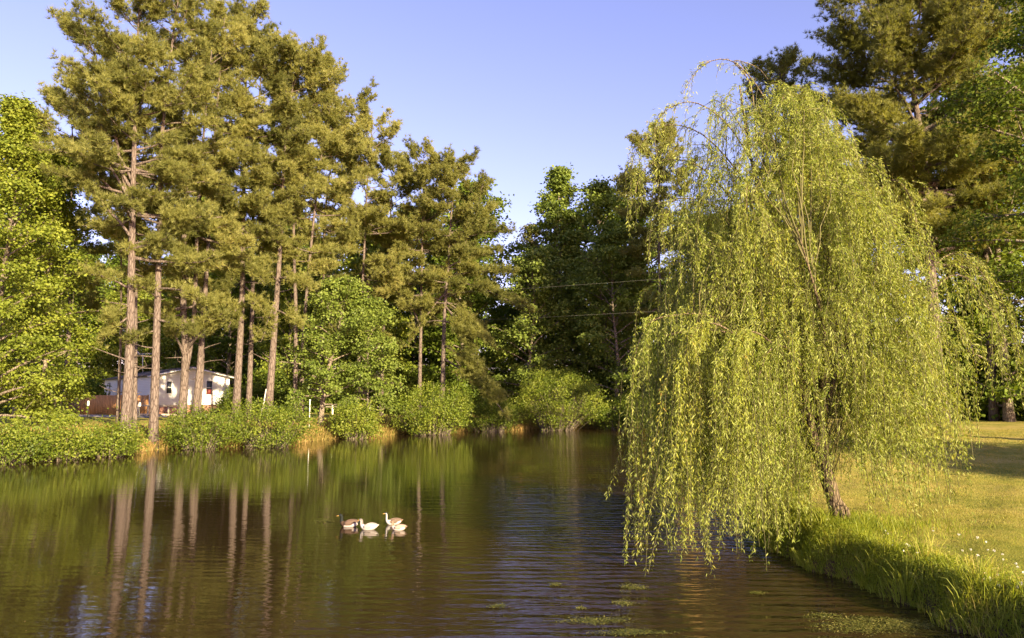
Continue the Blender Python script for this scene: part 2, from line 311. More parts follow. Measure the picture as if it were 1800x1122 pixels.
# ------------------------------------------------------------------ trees
def bez(p0, p1, p2, n):
    t = np.linspace(0, 1, n)[:, None]; return p0*(1-t)**2+2*p1*t*(1-t)+p2*t*t
def along(path, f):
    path = np.asarray(path); f = np.clip(np.atleast_1d(f), 0, 1)*(len(path)-1); i = np.minimum(f.astype(int), len(path)-2); u = (f-i)[:, None]
    return path[i]*(1-u)+path[i+1]*u
def smooth_path(pts, n):
    pts = np.asarray(pts, float); m = len(pts); out = []
    for k in range(n):
        f = k/(n-1)*(m-1); i = min(int(f), m-2); u = f-i
        p0, p1, p2, p3 = pts[max(i-1, 0)], pts[i], pts[i+1], pts[min(i+2, m-1)]
        out.append(.5*((2*p1)+(-p0+p2)*u+(2*p0-5*p1+4*p2-p3)*u*u+(-p0+3*p1-3*p2+p3)*u**3))
    return np.array(out)
def pine_parts(rs, stems, r0, cs, R, nb, extras=(), dens=1.0, low=.75, needle=(.19, .33), wid=.036, tex=.42, flat=.5):
    """stems: list of paths (first starts at the ground); crown from fraction cs up; R = greatest limb length"""
    tr = MB(); cr = MB(); H = max(s[:, 2].max() for s in stems)-stems[0][0, 2]; z0 = stems[0][0, 2]
    for si, s in enumerate(stems):
        L = (s[:, 2]-z0)/H; rr = r0*(1-.86*np.clip(L, 0, 1)**.8)*(1 if si == 0 else .72)
        if si == 0: rr[0] *= 1.2
        tr.tube(s, rr, 9, rough=.05, rs=rs)
    C = []; A = []; T = []
    br = []
    for i in range(int(nb*1.05)):
        t = U(rs, 0, 1)**.95; s = stems[rs.randint(len(stems))]; h = cs+(.985-cs)*t
        f0 = (s[0, 2]-z0)/H; hh = (h-f0)/max((s[-1, 2]-z0)/H-f0, .05)
        if hh < 0.02: s = stems[0]; hh = h/max((s[-1, 2]-z0)/H, .05)
        p0 = along(s, min(hh, .985))[0]; az = i*2.399+U(rs, -.5, .5)
        pr = (low+(1-low)*sst(0, .5, t))*math.sqrt(max(0, 1-(max(0, t-.45)/.60)**2))
        Lb = R*pr*U(rs, .62, 1.1); el = rad(-4+52*t**1.6+U(rs, -14, 14))
        d = np.array((math.cos(az)*math.cos(el), math.sin(az)*math.cos(el), math.sin(el)))
        p2 = p0+d*Lb; p1 = p0+d*Lb*.5+np.array((U(rs, -.2, .2), U(rs, -.2, .2), U(rs, -.32, .12)))*Lb
        p2 = p2+np.array((0, 0, U(rs, -.02, .12)*Lb)); br.append((bez(p0, p1, p2, 7), Lb, 1.0))
    for (h, tgt, Lden) in extras:
        s = stems[0]; p0 = along(s, h)[0]; tgt = np.asarray(tgt, float); Lb = np.linalg.norm(tgt-p0)
        p1 = (p0+tgt)/2+np.array((0, 0, .12*Lb)); br.append((bez(p0, p1, tgt, 8), min(Lb, 4.5), Lden))
    for _ in range(11):     # bare dead snags below the crown
        p0 = along(stems[0], U(rs, .12, cs+.22))[0]; a = U(rs, 0, 6.28); L_ = U(rs, .3, 1.9); q = p0+np.array((math.cos(a)*L_, math.sin(a)*L_, U(rs, -.15, .5)*L_))
        tr.tube(bez(p0, (p0+q)/2+rs.normal(size=3)*.12*L_, q, 5), np.linspace(r0*.14+.012, .008, 5), 4, cap=False)
        if rs.rand() < .5: tr.tube(np.array(((p0+q)/2, (p0+q)/2+rs.normal(size=3)*.25*L_)), (.012, .006), 3, cap=False)
    for path, Lb, Ld in br:
        pj = path+rs.normal(size=path.shape)*.035*Lb*np.linspace(0, 1, len(path))[:, None]*.5
        hz = (path[0, 2]-z0)/H
        tr.tube(pj, np.linspace(max(.028, r0*.34*(1.15-hz)*min(1.2, Lb/3)+.012), .012, len(pj)), 5, cap=False)
        ns = int((6+Lb*5.6)*dens*Ld); bd = nrm(path[-1]-path[0]); pp = nrm(np.cross(bd, (0, 0, 1)))
        bt = U(rs, -.16, .16)
        for _ in range(ns):
            f = U(rs, tex-.12, 1.0); st = along(pj, f)[0]
            d = nrm(bd*U(rs, .2, .9)+pp*U(rs, -1, 1)+np.array((0, 0, U(rs, -.25, .8)*flat)))
            ln = U(rs, .35, 1.0)*(.34+.25*Lb*(1.15-f)); en = st+d*ln
            if rs.rand() < .55: tr.tube(np.array((st, st+d*ln*.5+(0, 0, -.03), en)), (.014, .01, .006), 3, cap=False)
            nt = max(3, int(ln*13)); ff = U(rs, .30, 1.08, nt)[:, None]
            C.append(st+d*ln*ff+rs.normal(size=(nt, 3))*(.10+.10*ln)); A.append(nrm(d*.55+np.array((0, 0, .75))+rs.normal(size=(nt, 3))*.38))
            T.append(np.full(nt, .45+bt+U(rs, -.14, .14)))
    C = np.concatenate(C); A = np.concatenate(A); T = np.concatenate(T); K = 18; N = len(C)
    c = np.repeat(C, K, 0); a = np.repeat(A, K, 0); d = nrm(a+rs.normal(size=a.shape)*.62)
    cr.needles(c+d*.02, d, U(rs, needle[0], needle[1], N*K), wid, rs, np.clip(np.repeat(T, K)+U(rs, -.16, .16, N*K), 0, .97))
    return tr, cr
def pine(label, Y, pix, w_px, cs, Rpx, nb, seed, extras=(), fork=None, cat='pine tree', name='pine_tree', group='tall pines on the far bank', base_px=None, **kw):
    rs = np.random.RandomState(seed); base = G(pix[0][0], Y); base[2] -= .1; cs *= .74; Rpx *= 1.1
    pts = [base]+[P(a, b, Y+U(rs, -.25, .25)) for a, b in pix[1:]]
    s0 = smooth_path(pts, 14); stems = [s0]
    if fork:
        for fk in fork:
            f0, pl = fk; st = along(s0, f0)[0]; stems.append(smooth_path([st]+[P(a, b, Y+U(rs, -.6, .6)) for a, b in pl], 9))
    ex = [(h, P(a, b, Y+dy), dn) for h, a, b, dy, dn in extras]
    tr, cr = pine_parts(rs, stems, w_px*Y/F/2*.76, cs, Rpx*Y/F, nb, ex, wid=.018+.00028*Y, **kw)
    o = thing(name, label, cat, base, group)
    tr.build('trunk', M['pinebark'], o, smooth=True); cr.build('crown', M['needle'], o); return o

PINES = [
 dict(label='dark bluish pine behind the left shoulder of the thickest forked pine', Y=46, pix=[(120, 0), (122, 560), (125, 380), (128, 250), (122, 185)], w_px=13, cs=.35, Rpx=80, nb=52, seed=28),
 dict(label='pine standing behind the bright pointed tree at the left edge', Y=50, pix=[(58, 0), (60, 560), (62, 400), (60, 215)], w_px=12, cs=.35, Rpx=75, nb=48, seed=29),
 dict(label='thickest forked pine trunk right of the wooden fence, broad crown at the far left', Y=37, pix=[(228, 0), (229, 600), (232, 420), (236, 260), (240, 120), (245, 5)], w_px=27, cs=.40, Rpx=128, nb=62, seed=11, low=.95,
      fork=[(.42, [(215, 300), (190, 180), (165, 90)])], extras=[(.50, (95), 160, 0, 1.1), (.45, 85, 240, .5, 1.1), (.52, 110, 130, -.5, 1), (.40, 150, 330, -1, 1), (.3, 150, 480, -1.5, .8), (.27, 190, 560, -1.5, 1.0), (.25, 180, 600, -1, .9), (.47, 130, 215, -1.2, 1)]),
 dict(label='straight pine just right of the thickest trunk, standing closest to the water', Y=38, pix=[(277, 0), (275, 600), (280, 420), (284, 250), (300, 100), (318, -35)], w_px=22, cs=.45, Rpx=105, nb=60, seed=12, extras=[(.3, 340, 520, -1, .9), (.28, 240, 500, -2, .8), (.35, 220, 440, -1.5, .9), (.24, 345, 590, -1, .7), (.22, 225, 600, -1.6, .8)]),
 dict(label='thin pale pine trunk left of the thickest trunk', Y=43, pix=[(213, 0), (213, 560), (212, 400), (205, 250), (200, 190)], w_px=8, cs=.62, Rpx=55, nb=26, seed=13),
 dict(label='slender pine pressed against the right side of the thickest trunk', Y=38.5, pix=[(244, 0), (238, 640), (240, 480), (250, 300), (262, 170)], w_px=12, cs=.6, Rpx=75, nb=34, seed=14),
 dict(label='pine in front of the white house, dividing into two stems at roof height', Y=43, pix=[(324, 0), (326, 630), (322, 520), (326, 350), (335, 200), (345, 70)], w_px=21, cs=.42, Rpx=105, nb=54, seed=15, fork=[(.145, [(341, 560), (346, 420), (356, 260), (372, 90)])],
      extras=[(.2, 290, 560, -2, .9), (.22, 390, 550, -2, .9)]),
 dict(label='pine leaning right in front of the white gable, left of a thinner one', Y=44, pix=[(346, 0), (354, 610), (364, 460), (372, 320), (385, 150), (395, 30)], w_px=16, cs=.5, Rpx=85, nb=44, seed=16),
 dict(label='thinner dark pine close behind the leaning one by the gable', Y=46, pix=[(353, 0), (357, 600), (350, 450), (345, 300), (340, 120)], w_px=11, cs=.55, Rpx=70, nb=34, seed=17),
 dict(label='tall straight pine rising right of the white house', Y=46, pix=[(418, 0), (425, 540), (427, 400), (430, 280), (432, 120), (428, 30)], w_px=19, cs=0.50, Rpx=100, nb=62, seed=18, extras=[(.22, 400, 580, -1.5, .8), (.25, 470, 560, -1.5, .7), (.3, 395, 510, -2, .9), (.33, 465, 500, -2, .9)]),
 dict(label='narrower straight pine beside the one right of the white house', Y=47.5, pix=[(440, 0), (443, 560), (445, 430), (446, 310), (455, 180), (465, 70)], w_px=14, cs=0.50, Rpx=88, nb=46, seed=19),
 dict(label='pine leaning right above the pale leaning stick', Y=47, pix=[(474, 0), (484, 560), (493, 420), (501, 260), (515, 150), (528, 105)], w_px=19, cs=0.50, Rpx=88, nb=58, seed=20, extras=[(.22, 530, 575, -1.5, .8), (.25, 460, 600, -1.5, .6), (.3, 550, 510, -2, 1), (.34, 440, 470, -2, .9)]),
 dict(label='shaded pine left of the two dark trunks behind the white pole', Y=50, pix=[(522, 0), (520, 560), (516, 400), (520, 260), (530, 150)], w_px=13, cs=0.50, Rpx=80, nb=42, seed=21),
 dict(label='shaded pine right of the two dark trunks behind the white pole', Y=51, pix=[(533, 0), (533, 600), (548, 420), (568, 250), (586, 145)], w_px=12, cs=0.50, Rpx=92, nb=50, seed=22),
 dict(label='pine whose crown rises behind the round green maple', Y=55, pix=[(566, 0), (568, 500), (572, 370), (590, 250), (618, 175)], w_px=12, cs=.45, Rpx=88, nb=48, seed=23),
 dict(label='pine with its pale trunk running down through the green maple', Y=57, pix=[(630, 0), (632, 600), (639, 470), (645, 330), (655, 215)], w_px=11, cs=.35, Rpx=88, nb=56, seed=24),
 dict(label='pine with small rounded top between the maple and the bare pale trunk', Y=61, pix=[(672, 0), (675, 560), (685, 400), (692, 285)], w_px=10, cs=.35, Rpx=82, nb=48, seed=25),
 dict(label='pine with a long bare pale trunk left of the spreading pine', Y=58, pix=[(738, 0), (740, 560), (742, 420), (745, 267)], w_px=11, cs=.40, Rpx=64, nb=54, seed=26, extras=[(.3, 690, 470, -1, .9), (.35, 800, 450, -1, .8)]),
 dict(label='spreading forked pine at the right end of the row, low boughs drooping to the shrubs', Y=57, pix=[(778, 0), (781, 560), (787, 480), (793, 380), (800, 310), (800, 300)], w_px=15, cs=.30, Rpx=72, nb=58, seed=27, low=.8,
      fork=[(.50, [(812, 440), (838, 370), (850, 320)])],
      extras=[(.36, 935, 545, -1, 1.5), (.36, 915, 540, -2, 1.3), (.38, 905, 480, -1, 1.5), (.42, 880, 440, 0, 1.3), (.26, 865, 610, -1.5, 1.8), (.24, 840, 640, -2.5, 1.8), (.15, 880, 700, -3, 1.6), (.13, 895, 735, -3.4, 1.4), (.15, 850, 670, -3, 1.6), (.2, 850, 600, -2.5, 1.5), (.5, 895, 405, 0, 1.2), (.3, 720, 600, -1, .6)]),
]
for pd in PINES: pine(**pd)

def broad_parts(rs, base, H, r0, cs, R, nb, leaf, nleaf, top=(0, 0), low=.7, sub=6, droop=.0, spread=.38, up=.6, shape=.5, trunk_f=1.02):
    tr = MB(); cr = MB(); tp = base+np.array((top[0], top[1], H))
    path = smooth_path([base, base+(tp-base)*.35+np.array((U(rs, -.02, .02)*H, 0, 0)), base+(tp-base)*.7+np.array((U(rs, -.02, .02)*H, 0, 0)), tp], 10)
    rr = r0*(1-.9*np.linspace(0, 1, 10)); rr[0] *= 1.3; tr.tube(path, rr, 8, rough=.06, rs=rs)
    C = []; O = []; T = []
    for i in range(nb):
        t = (i+rs.rand())/nb; h = cs+(trunk_f-cs)*t; p0 = along(path, min(h, .99))[0]; az = i*2.399+U(rs, -.5, .5)
        pr = (low+(1-low)*sst(0, .35, t))*max(.10, 1-(max(0, t-.25)/.78)**2)**shape
        Lb = R*pr*U(rs, .7, 1.12); el = rad(6+55*t+U(rs, -14, 14))
        d = np.array((math.cos(az)*math.cos(el), math.sin(az)*math.cos(el), math.sin(el)))
        p2 = p0+d*Lb+np.array((0, 0, -droop*Lb)); p1 = p0+d*Lb*.5+np.array((0, 0, .10*Lb))
        bp = bez(p0, p1, p2, 6); tr.tube(bp, np.linspace(r0*.33*(1.1-t)+.01, .01, 6), 5, cap=False); bt = U(rs, -.13, .13)
        for _ in range(sub):
            f = U(rs, .30, 1.0); st = along(bp, f)[0]; dd = nrm(d*U(rs, .2, .9)+rs.normal(size=3)*.55+np.array((0, 0, .18)))
            ln = U(rs, .4, 1.0)*(.4+.28*Lb*(1.2-f)); en = st+dd*ln
            tr.tube(np.array((st, (st+en)/2+(0, 0, .04), en)), (.018, .012, .006), 3, cap=False)
            for _ in range(3):
                cc = st+dd*ln*U(rs, .35, 1.08)+rs.normal(size=3)*.12*ln
                rr_ = spread*U(rs, .6, 1.25); n = int(nleaf*U(rs, .6, 1.3)); q = rs.normal(size=(n, 3))*np.array((rr_, rr_, rr_*.42))
                C.append(cc+q); O.append(q/rr_*.5+dd*.4); T.append(np.full(n, .48+bt+U(rs, -.15, .15)))
    C = np.concatenate(C); O = np.concatenate(O); T = np.concatenate(T); N = len(C)
    nn = nrm(rs.normal(size=(N, 3))*.55+np.array((0, 0, up))+O*.5); d = nrm(np.cross(nn, rs.normal(size=(N, 3)))+O*.3-np.array((0, 0, .25)))
    L = leaf*U(rs, .65, 1.25, N); cr.leaves(C, d, nn, L, L*U(rs, .62, .85, N), np.clip(T+U(rs, -.2, .2, N), 0, 1))
    return tr, cr
def broadleaf(name, label, cat, base, H, r0, cs, R, nb, leaf, nleaf, seed, lm='leaf_mid', bm='greybark', group=None, **kw):
    rs = np.random.RandomState(seed); base = np.asarray(base, float); o = thing(name, label, cat, base, group)
    tr, cr = broad_parts(rs, base-(0, 0, .1), H, r0, cs, R, nb, leaf, nleaf, **kw)
    tr.build('trunk', M[bm], o, smooth=True); cr.build('crown', M[lm], o); return o
def ht(py, Y, z): return float(P(900, py, Y)[2]-z)      # height that reaches a pixel row

# bright tall tree at the left edge and its neighbours
broadleaf('sweetgum_tree', 'bright yellow green tree with a narrow pointed top at the left edge', 'sweetgum', G(-5, 36), ht(180, 36, 1.2), .2, .04, 3.7, 74, .16, 24, 31, 'leaf_bright', low=.95, shape=2.4, sub=10, spread=.3)
broadleaf('sweetgum_tree', 'bright green tree leaning over the left shrubs, lower than the pointed one', 'sweetgum', G(75, 40), ht(300, 40, 1.2), .14, .05, 3.3, 60, .16, 24, 32, 'leaf_bright', low=.9, sub=9, spread=.3, droop=.1)
broadleaf('sweetgum_tree', 'mid green young tree between the bright trees and the wooden fence', 'sweetgum', G(35, 47), ht(300, 47, 1.2), .18, .1, 4.2, 40, .19, 20, 33, 'leaf_mid', sub=8)
broadleaf('maple_tree', 'round green maple with layered boughs in the middle of the far bank', 'maple', G(566, 50), ht(505, 50, 1.2), .2, .16, 3.6, 46, .18, 20, 34, 'leaf_maple', low=.9, shape=.6, sub=8, spread=.3, top=(1.3, 0), droop=.05)
broadleaf('maple_tree', 'smaller maple right of the round one, overlapping the pale pine trunk', 'maple', G(648, 51), ht(520, 51, 1.2), .11, .18, 2.8, 40, .18, 20, 35, 'leaf_maple', low=.9, shape=.6, sub=8, spread=.3, droop=.08)
# right side: big pine behind the willow, its smaller partners, and the dark maple at the edge
pine('massive pine filling the upper right, thick trunk behind the willow', 42, [(1650, 0), (1643, 600), (1632, 400), (1625, 280), (1600, 120), (1590, -90)], 33, .50, 205, 150, 41, group='pines behind the willow', low=.9, dens=1.05,
     extras=[(.8, 1420, 60, 1, 1), (.75, 1415, 110, 1, 1), (.6, 1440, 200, 1, 1.2), (.35, 1790, 430, -1, 1.2), (.33, 1740, 480, -1, 1.2), (.5, 1500, 250, -1, 1.2)])
pine('darker pine with its top just clear of the left shoulder of the big pine', 50, [(1405, 0), (1400, 500), (1385, 300), (1370, 118)], 18, .62, 84, 52, 42, group='pines behind the willow')
pine('pine half hidden between the big pine and the dark oak', 46, [(1740, 0), (1735, 500), (1720, 200), (1700, -60)], 20, .55, 130, 62, 43, group='pines behind the willow')
pine('dull olive pine showing through the left veil of the willow', 64, [(1165, 0), (1160, 560), (1158, 400), (1155, 248)], 13, .50, 78, 60, 44, group='pines behind the willow', low=.8)
broadleaf('oak_tree', 'dark green oak overhanging the lawn at the right edge', 'oak', G(1905, 26), ht(-110, 26, .9), .3, .22, 4.4, 60, .15, 24, 45, 'leaf_dark', low=.9, sub=10, shape=.4)
# woods in the middle distance
broadleaf('tulip_tree', 'tall tulip tree with an upright ragged top in the central gap of the woods', 'tulip tree', G(988, 72), ht(302, 72, 1.2), .28, .12, 3.9, 60, .30, 17, 51, 'leaf_maple', shape=1.2, low=.9, sub=8, spread=.4)
broadleaf('tulip_tree', 'green tulip tree just right of the tallest one in the gap', 'tulip tree', G(1060, 70), ht(338, 70, 1.2), .26, .12, 4.3, 54, .30, 17, 52, 'leaf_maple', shape=.7, low=.9, sub=8, spread=.42)
broadleaf('pale_tree', 'pale silvery green tree low in the notch between pines and tulip trees', 'tree', G(935, 82), ht(405, 82, 1.2), .22, .1, 3.2, 40, .28, 13, 53, 'leaf_olive', shape=.8, sub=6, spread=.45)
broadleaf('oak_tree', 'yellowish oak crown left of the olive pine', 'oak', G(1112, 76), ht(325, 76, 1.2), .25, .15, 4.2, 52, .26, 17, 54, 'leaf_olive', low=.9, sub=8)
broadleaf('oak_tree', 'oak behind the round shrub on the far bank', 'oak', G(935, 68), ht(470, 68, 1.2), .22, .1, 4.6, 50, .26, 18, 55, 'leaf_maple', low=.95, sub=8)
broadleaf('oak_tree', 'oak behind the left skirt of the willow', 'oak', G(1080, 66), ht(430, 66, 1.2), .22, .1, 5.0, 52, .26, 18, 56, 'leaf_maple', low=.95, sub=8)
# rows of woodland trees: three meshes copied
proto = []
for q, (lm, H, R, sd, lf) in enumerate([('leaf_mid', 19, 4.8, 61, .32), ('leaf_dark', 17, 5.2, 62, .32), ('leaf_bright', 15, 4.4, 63, .30), ('leaf_dark', 21, 5.0, 64, .34)]):
    lb = ['mid green woodland tree among the trees standing behind the pond', 'dark green broad woodland tree among the trees standing behind the pond', 'bright green woodland tree among the trees standing behind the pond', 'tall dark woodland tree among the trees standing behind the pond'][q]
    proto.append(broadleaf('woodland_tree', lb, 'tree', (0, 0, 0), H, .26, .06, R, 54, lf, 15, sd, lm, group='trees of the wood behind the pond', low=.95, sub=8, spread=.5))
rs = np.random.RandomState(77); first = [True]*4; spots = []
for row, (Y, x0, x1, st) in enumerate([(88, -72, -20, 5.2), (80, -24, 4, 5.0), (78, 8, 30, 5.2), (97, -80, 44, 5.6), (114, -96, 50, 5.6)]):
    x = x0
    while x < x1:
        spots.append((x+U(rs, -1.3, 1.3), Y+U(rs, -3.5, 3.5))); x += st
spots += [(27, 58), (31, 52), (36, 47), (40, 40), (28, 66), (38, 58), (46, 50), (43, 32), (50, 42), (30, 45), (21, 69), (-14, 70), (-22, 73), (-30, 78), (-5, 72)]
for k, (x, y) in enumerate(spots):
    px = 900+x/y*F; q = rs.choice([0, 1, 2, 3], p=[.35, .2, .35, .1]) if x < -3 else rs.choice([0, 1, 3], p=[.5, .25, .25])
    s = U(rs, .82, 1.12)
    if 860 < px < 960: s *= .72
    if x < -3: s *= 1.12
    if first[q]: o = proto[q]; first[q] = False
    else: o = copy_tree(proto[q])
    o.location = (x, y, gz1(x, y)-.1); o.rotation_euler = (0, 0, U(rs, 0, 6.28)); o.scale = (s*U(rs, .9, 1.1),)*2+(s,)
# a big oak off the right edge, the one whose shadow lies across the lawn
broadleaf('oak_tree', 'oak standing beside the lawn beyond the right edge of the picture', 'oak', (23.0, 11.0, .6), 5.6, .25, .38, 4.4, 60, .16, 30, 46, 'leaf_dark', sub=10, low=1.0, shape=.3)

# ------------------------------------------------------------------ shrubs on the far bank
def shrub(label, px0, px1, ytop, ybase, seed, lm='leaf_shrub', leaf=.13, dens=1.0, depth=None, name='shrub', group='shrubs along the far bank', fr=1.0):
    rs = np.random.RandomState(seed); pc = (px0+px1)/2; bp = PZ(pc, ybase, .12); Y = bp[1]; rx = (px1-px0)/2*Y/F; ry = depth or rx*.75
    c = np.array((X(pc, Y), Y+ry*.55, 0.)); c[2] = gz1(c[0], c[1]); top = P(pc, ytop, c[1])[2]; bot = .05; H = top-bot
    o = thing(name, label, 'shrub', (c[0], c[1], c[2]-.05), group); st = MB(); cr = MB()
    n = int(70*dens*rx*ry**.5); C = []; O = []; T = []
    lob = rs.normal(size=(9, 3)); lob = nrm(lob*(1, 1, .7)); la = U(rs, -.12, .38, 9)
    for i in range(n):
        v = nrm(rs.normal(size=3)); v[2] = abs(v[2]) if rs.rand() < .55 else -abs(v[2])*.85
        k = 1+float((la*np.exp(-((v-lob)**2).sum(1)*4)).sum())-.08; f = U(rs, .72, 1.0)*k*(1.0 if rs.rand() < .7 else U(rs, .5, .9))
        q = c*(1, 1, 0)+np.array((v[0]*rx*f, v[1]*ry*f, bot+H*.46+v[2]*H*.54*f)); q[2] = max(q[2], gz1(q[0], q[1])+.1, .1)
        root = np.array((c[0]+v[0]*rx*.25, c[1]+v[1]*ry*.25, c[2]-.1))
        if rs.rand() < .5: st.tube(bez(root, (root+q)/2+np.array((0, 0, .25*H)), q, 5), np.linspace(.022, .006, 5), 4, cap=False)
        bt = U(rs, -.3, .3)
        if rs.rand() < .05: st.tube(bez(root, (root+q)/2, q+v*U(rs, .2, .6)+(0, 0, .2), 5), np.linspace(.016, .004, 5), 3, cap=False)
        for _ in range(3):
            m = rs.randint(18, 32); s_ = U(rs, .16, .30); e = rs.normal(size=(m, 3))*(s_, s_, s_*.7); up_ = q+v*U(rs, -.15, .2)+rs.normal(size=3)*.16
            C.append(up_+e); O.append(np.tile(v, (m, 1))*.6+e); T.append(np.full(m, .5+bt+U(rs, -.1, .1)))
    C = np.concatenate(C); O = np.concatenate(O); T = np.concatenate(T); N = len(C); keep = C[:, 2] > .03; C, O, T = C[keep], O[keep], T[keep]; N = len(C)
    nn = nrm(rs.normal(size=(N, 3))*.6+O*.7+(0, 0, .45)); d = nrm(np.cross(nn, rs.normal(size=(N, 3)))+O*.5+(0, 0, .15)); L = leaf*U(rs, .6, 1.3, N)
    cr.leaves(C, d, nn, L, L*U(rs, .5, .72, N), np.clip(T+U(rs, -.2, .2, N), 0, 1))
    st.build('stem', M['greybark'], o); cr.build('foliage', M[lm], o); return o
SH = [('tangled low shrub at the left edge of the far bank', -60, 70, 752, 811, 'leaf_shrub'), ('low shrub with twiggy base beneath the bright trees', 50, 165, 754, 805, 'leaf_shrub'),
      ('rounded shrub in front of the thickest pine trunk', 140, 245, 748, 800, 'leaf_shrub'),
      ('shrub right of the dry grass gap, below the house wall', 285, 405, 722, 787, 'leaf_shrub'), ('big bright shrub below the pines right of the house', 385, 548, 711, 784, 'leaf_shrub'),
      ('small shrub standing alone beneath the maples', 582, 668, 712, 769, 'leaf_shrub'), ('large domed shrub below the bare pale pine trunk', 688, 832, 672, 763, 'leaf_shrub'),
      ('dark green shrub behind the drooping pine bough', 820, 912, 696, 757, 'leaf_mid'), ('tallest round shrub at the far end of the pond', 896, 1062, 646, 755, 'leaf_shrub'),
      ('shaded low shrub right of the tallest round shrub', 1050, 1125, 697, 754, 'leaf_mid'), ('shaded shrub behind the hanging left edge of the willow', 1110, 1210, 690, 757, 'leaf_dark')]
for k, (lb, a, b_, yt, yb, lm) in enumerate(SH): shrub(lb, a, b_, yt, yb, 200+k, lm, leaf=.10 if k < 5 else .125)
# understorey: clipped green bush by the house and dark thickets under the wood
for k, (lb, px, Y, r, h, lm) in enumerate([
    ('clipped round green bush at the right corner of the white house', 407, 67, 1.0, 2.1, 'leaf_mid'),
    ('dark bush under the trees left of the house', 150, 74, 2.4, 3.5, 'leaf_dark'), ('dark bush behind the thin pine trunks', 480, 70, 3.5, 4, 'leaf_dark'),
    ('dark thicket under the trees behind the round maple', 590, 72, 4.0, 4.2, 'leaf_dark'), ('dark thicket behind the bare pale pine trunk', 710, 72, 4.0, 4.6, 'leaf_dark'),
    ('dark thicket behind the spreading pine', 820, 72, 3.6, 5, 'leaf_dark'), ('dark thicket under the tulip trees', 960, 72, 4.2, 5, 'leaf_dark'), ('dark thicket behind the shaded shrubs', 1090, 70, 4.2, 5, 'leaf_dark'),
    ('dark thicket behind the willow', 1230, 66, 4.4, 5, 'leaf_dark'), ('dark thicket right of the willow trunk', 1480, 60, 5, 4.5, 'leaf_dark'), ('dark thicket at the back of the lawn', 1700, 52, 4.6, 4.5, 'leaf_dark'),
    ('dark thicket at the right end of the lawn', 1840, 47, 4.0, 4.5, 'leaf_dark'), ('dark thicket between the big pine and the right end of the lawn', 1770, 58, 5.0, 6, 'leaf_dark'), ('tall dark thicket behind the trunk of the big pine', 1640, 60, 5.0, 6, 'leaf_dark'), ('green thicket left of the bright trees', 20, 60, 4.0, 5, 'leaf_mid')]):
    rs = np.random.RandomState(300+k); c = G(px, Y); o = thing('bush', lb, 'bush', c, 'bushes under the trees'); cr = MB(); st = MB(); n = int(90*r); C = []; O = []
    for i in range(n):
        v = nrm(rs.normal(size=3)); v[2] = abs(v[2]); f = U(rs, .6, 1.05); q = c+v*f*np.array((r, r*.8, h*.95))+(0, 0, .15); m = 34
        e = rs.normal(size=(m, 3))*.3; C.append(q+e); O.append(np.tile(v, (m, 1)))
        if i % 3 == 0: st.tube(bez(c, (c+q)/2+(0, 0, .3), q, 4), (.03, .02, .012, .006), 3, cap=False)
    C = np.concatenate(C); O = np.concatenate(O); N = len(C); nn = nrm(rs.normal(size=(N, 3))*.6+O*.7+(0, 0, .4)); d = np.cross(nn, rs.normal(size=(N, 3))); L = (.16 if k == 0 else .26)*U(rs, .6, 1.2, N)
    cr.leaves(C, d, nn, L, L*.7, U(rs, .2, .8, N)); st.build('stem', M['greybark'], o); cr.build('foliage', M[lm], o)

# ------------------------------------------------------------------ the weeping willow
rs = np.random.RandomState(9); WY = 12.7; wb = G(1466, WY); wb[2] -= .08
wil = thing('weeping_willow', 'large weeping willow leaning over the water, strands hanging to the pond', 'willow', wb)
tr = MB(); lf = MB(); Z = lambda py, Y=WY: P(900, py, Y)[2]
def wp(px, py, dy=0.): return P(px, py, WY+dy)
st1 = smooth_path([wb, wp(1458, 850), wp(1446, 780), wp(1440, 700, .1), wp(1452, 600, .1), wp(1462, 500, .2), wp(1450, 380, .1), wp(1420, 270), wp(1380, 175)], 18)
st2 = smooth_path([wb+(.06, .12, 0), wp(1446, 830, .15), wp(1424, 740, -.1), wp(1405, 650, -.2), wp(1380, 520, -.2), wp(1350, 400, -.1), wp(1320, 280), wp(1300, 150)], 16)
st3 = smooth_path([along(st1, .30)[0], wp(1475, 640, -.2), wp(1510, 560, -.3), wp(1545, 450, -.2), wp(1560, 370, -.1)], 10)
st4 = smooth_path([along(st2, .34)[0], wp(1370, 620, -.5), wp(1310, 590, -.9), wp(1230, 580, -1.0), wp(1170, 590, -1.1)], 10)
st5 = smooth_path([along(st1, .34)[0], wp(1460, 620, .7), wp(1500, 480, 1.3), wp(1510, 400, 1.6)], 9)
st6 = smooth_path([along(st2, .40)[0], wp(1390, 560, .9), wp(1320, 470, 1.6), wp(1270, 400, 1.9)], 9)
st7 = smooth_path([along(st1, .36)[0], wp(1450, 600, -.8), wp(1430, 500, -1.5), wp(1400, 400, -1.7)], 9)
for s, r in ((st1, .125), (st2, .10), (st3, .05), (st4, .045), (st5, .05), (st6, .05), (st7, .042)):
    tr.tube(s, r*(1-.85*np.linspace(0, 1, len(s))**.8), 9, rough=.1, rs=rs)
for k in range(7):      # fluted root flare and split bark strips at the base
    a = k*.9; tr.tube(np.array((wb+(math.cos(a)*.16, math.sin(a)*.16, -.05), wb+(math.cos(a)*.10, math.sin(a)*.1, .3), along(st1, .06+.01*k)[0])), (.05, .04, .02), 5, cap=False)
stems = [st1, st1, st2, st2, st3, st5, st6, st7, st4, st3]
yk = [130, 160, 250, 330, 430, 550, 650, 760, 880]
rk = [1335, 1392, 1455, 1550, 1590, 1640, 1665, 1650, 1615]; lk = [1320, 1250, 1190, 1170, 1165, 1160, 1150, 1160, 1180]
AX = 1425.
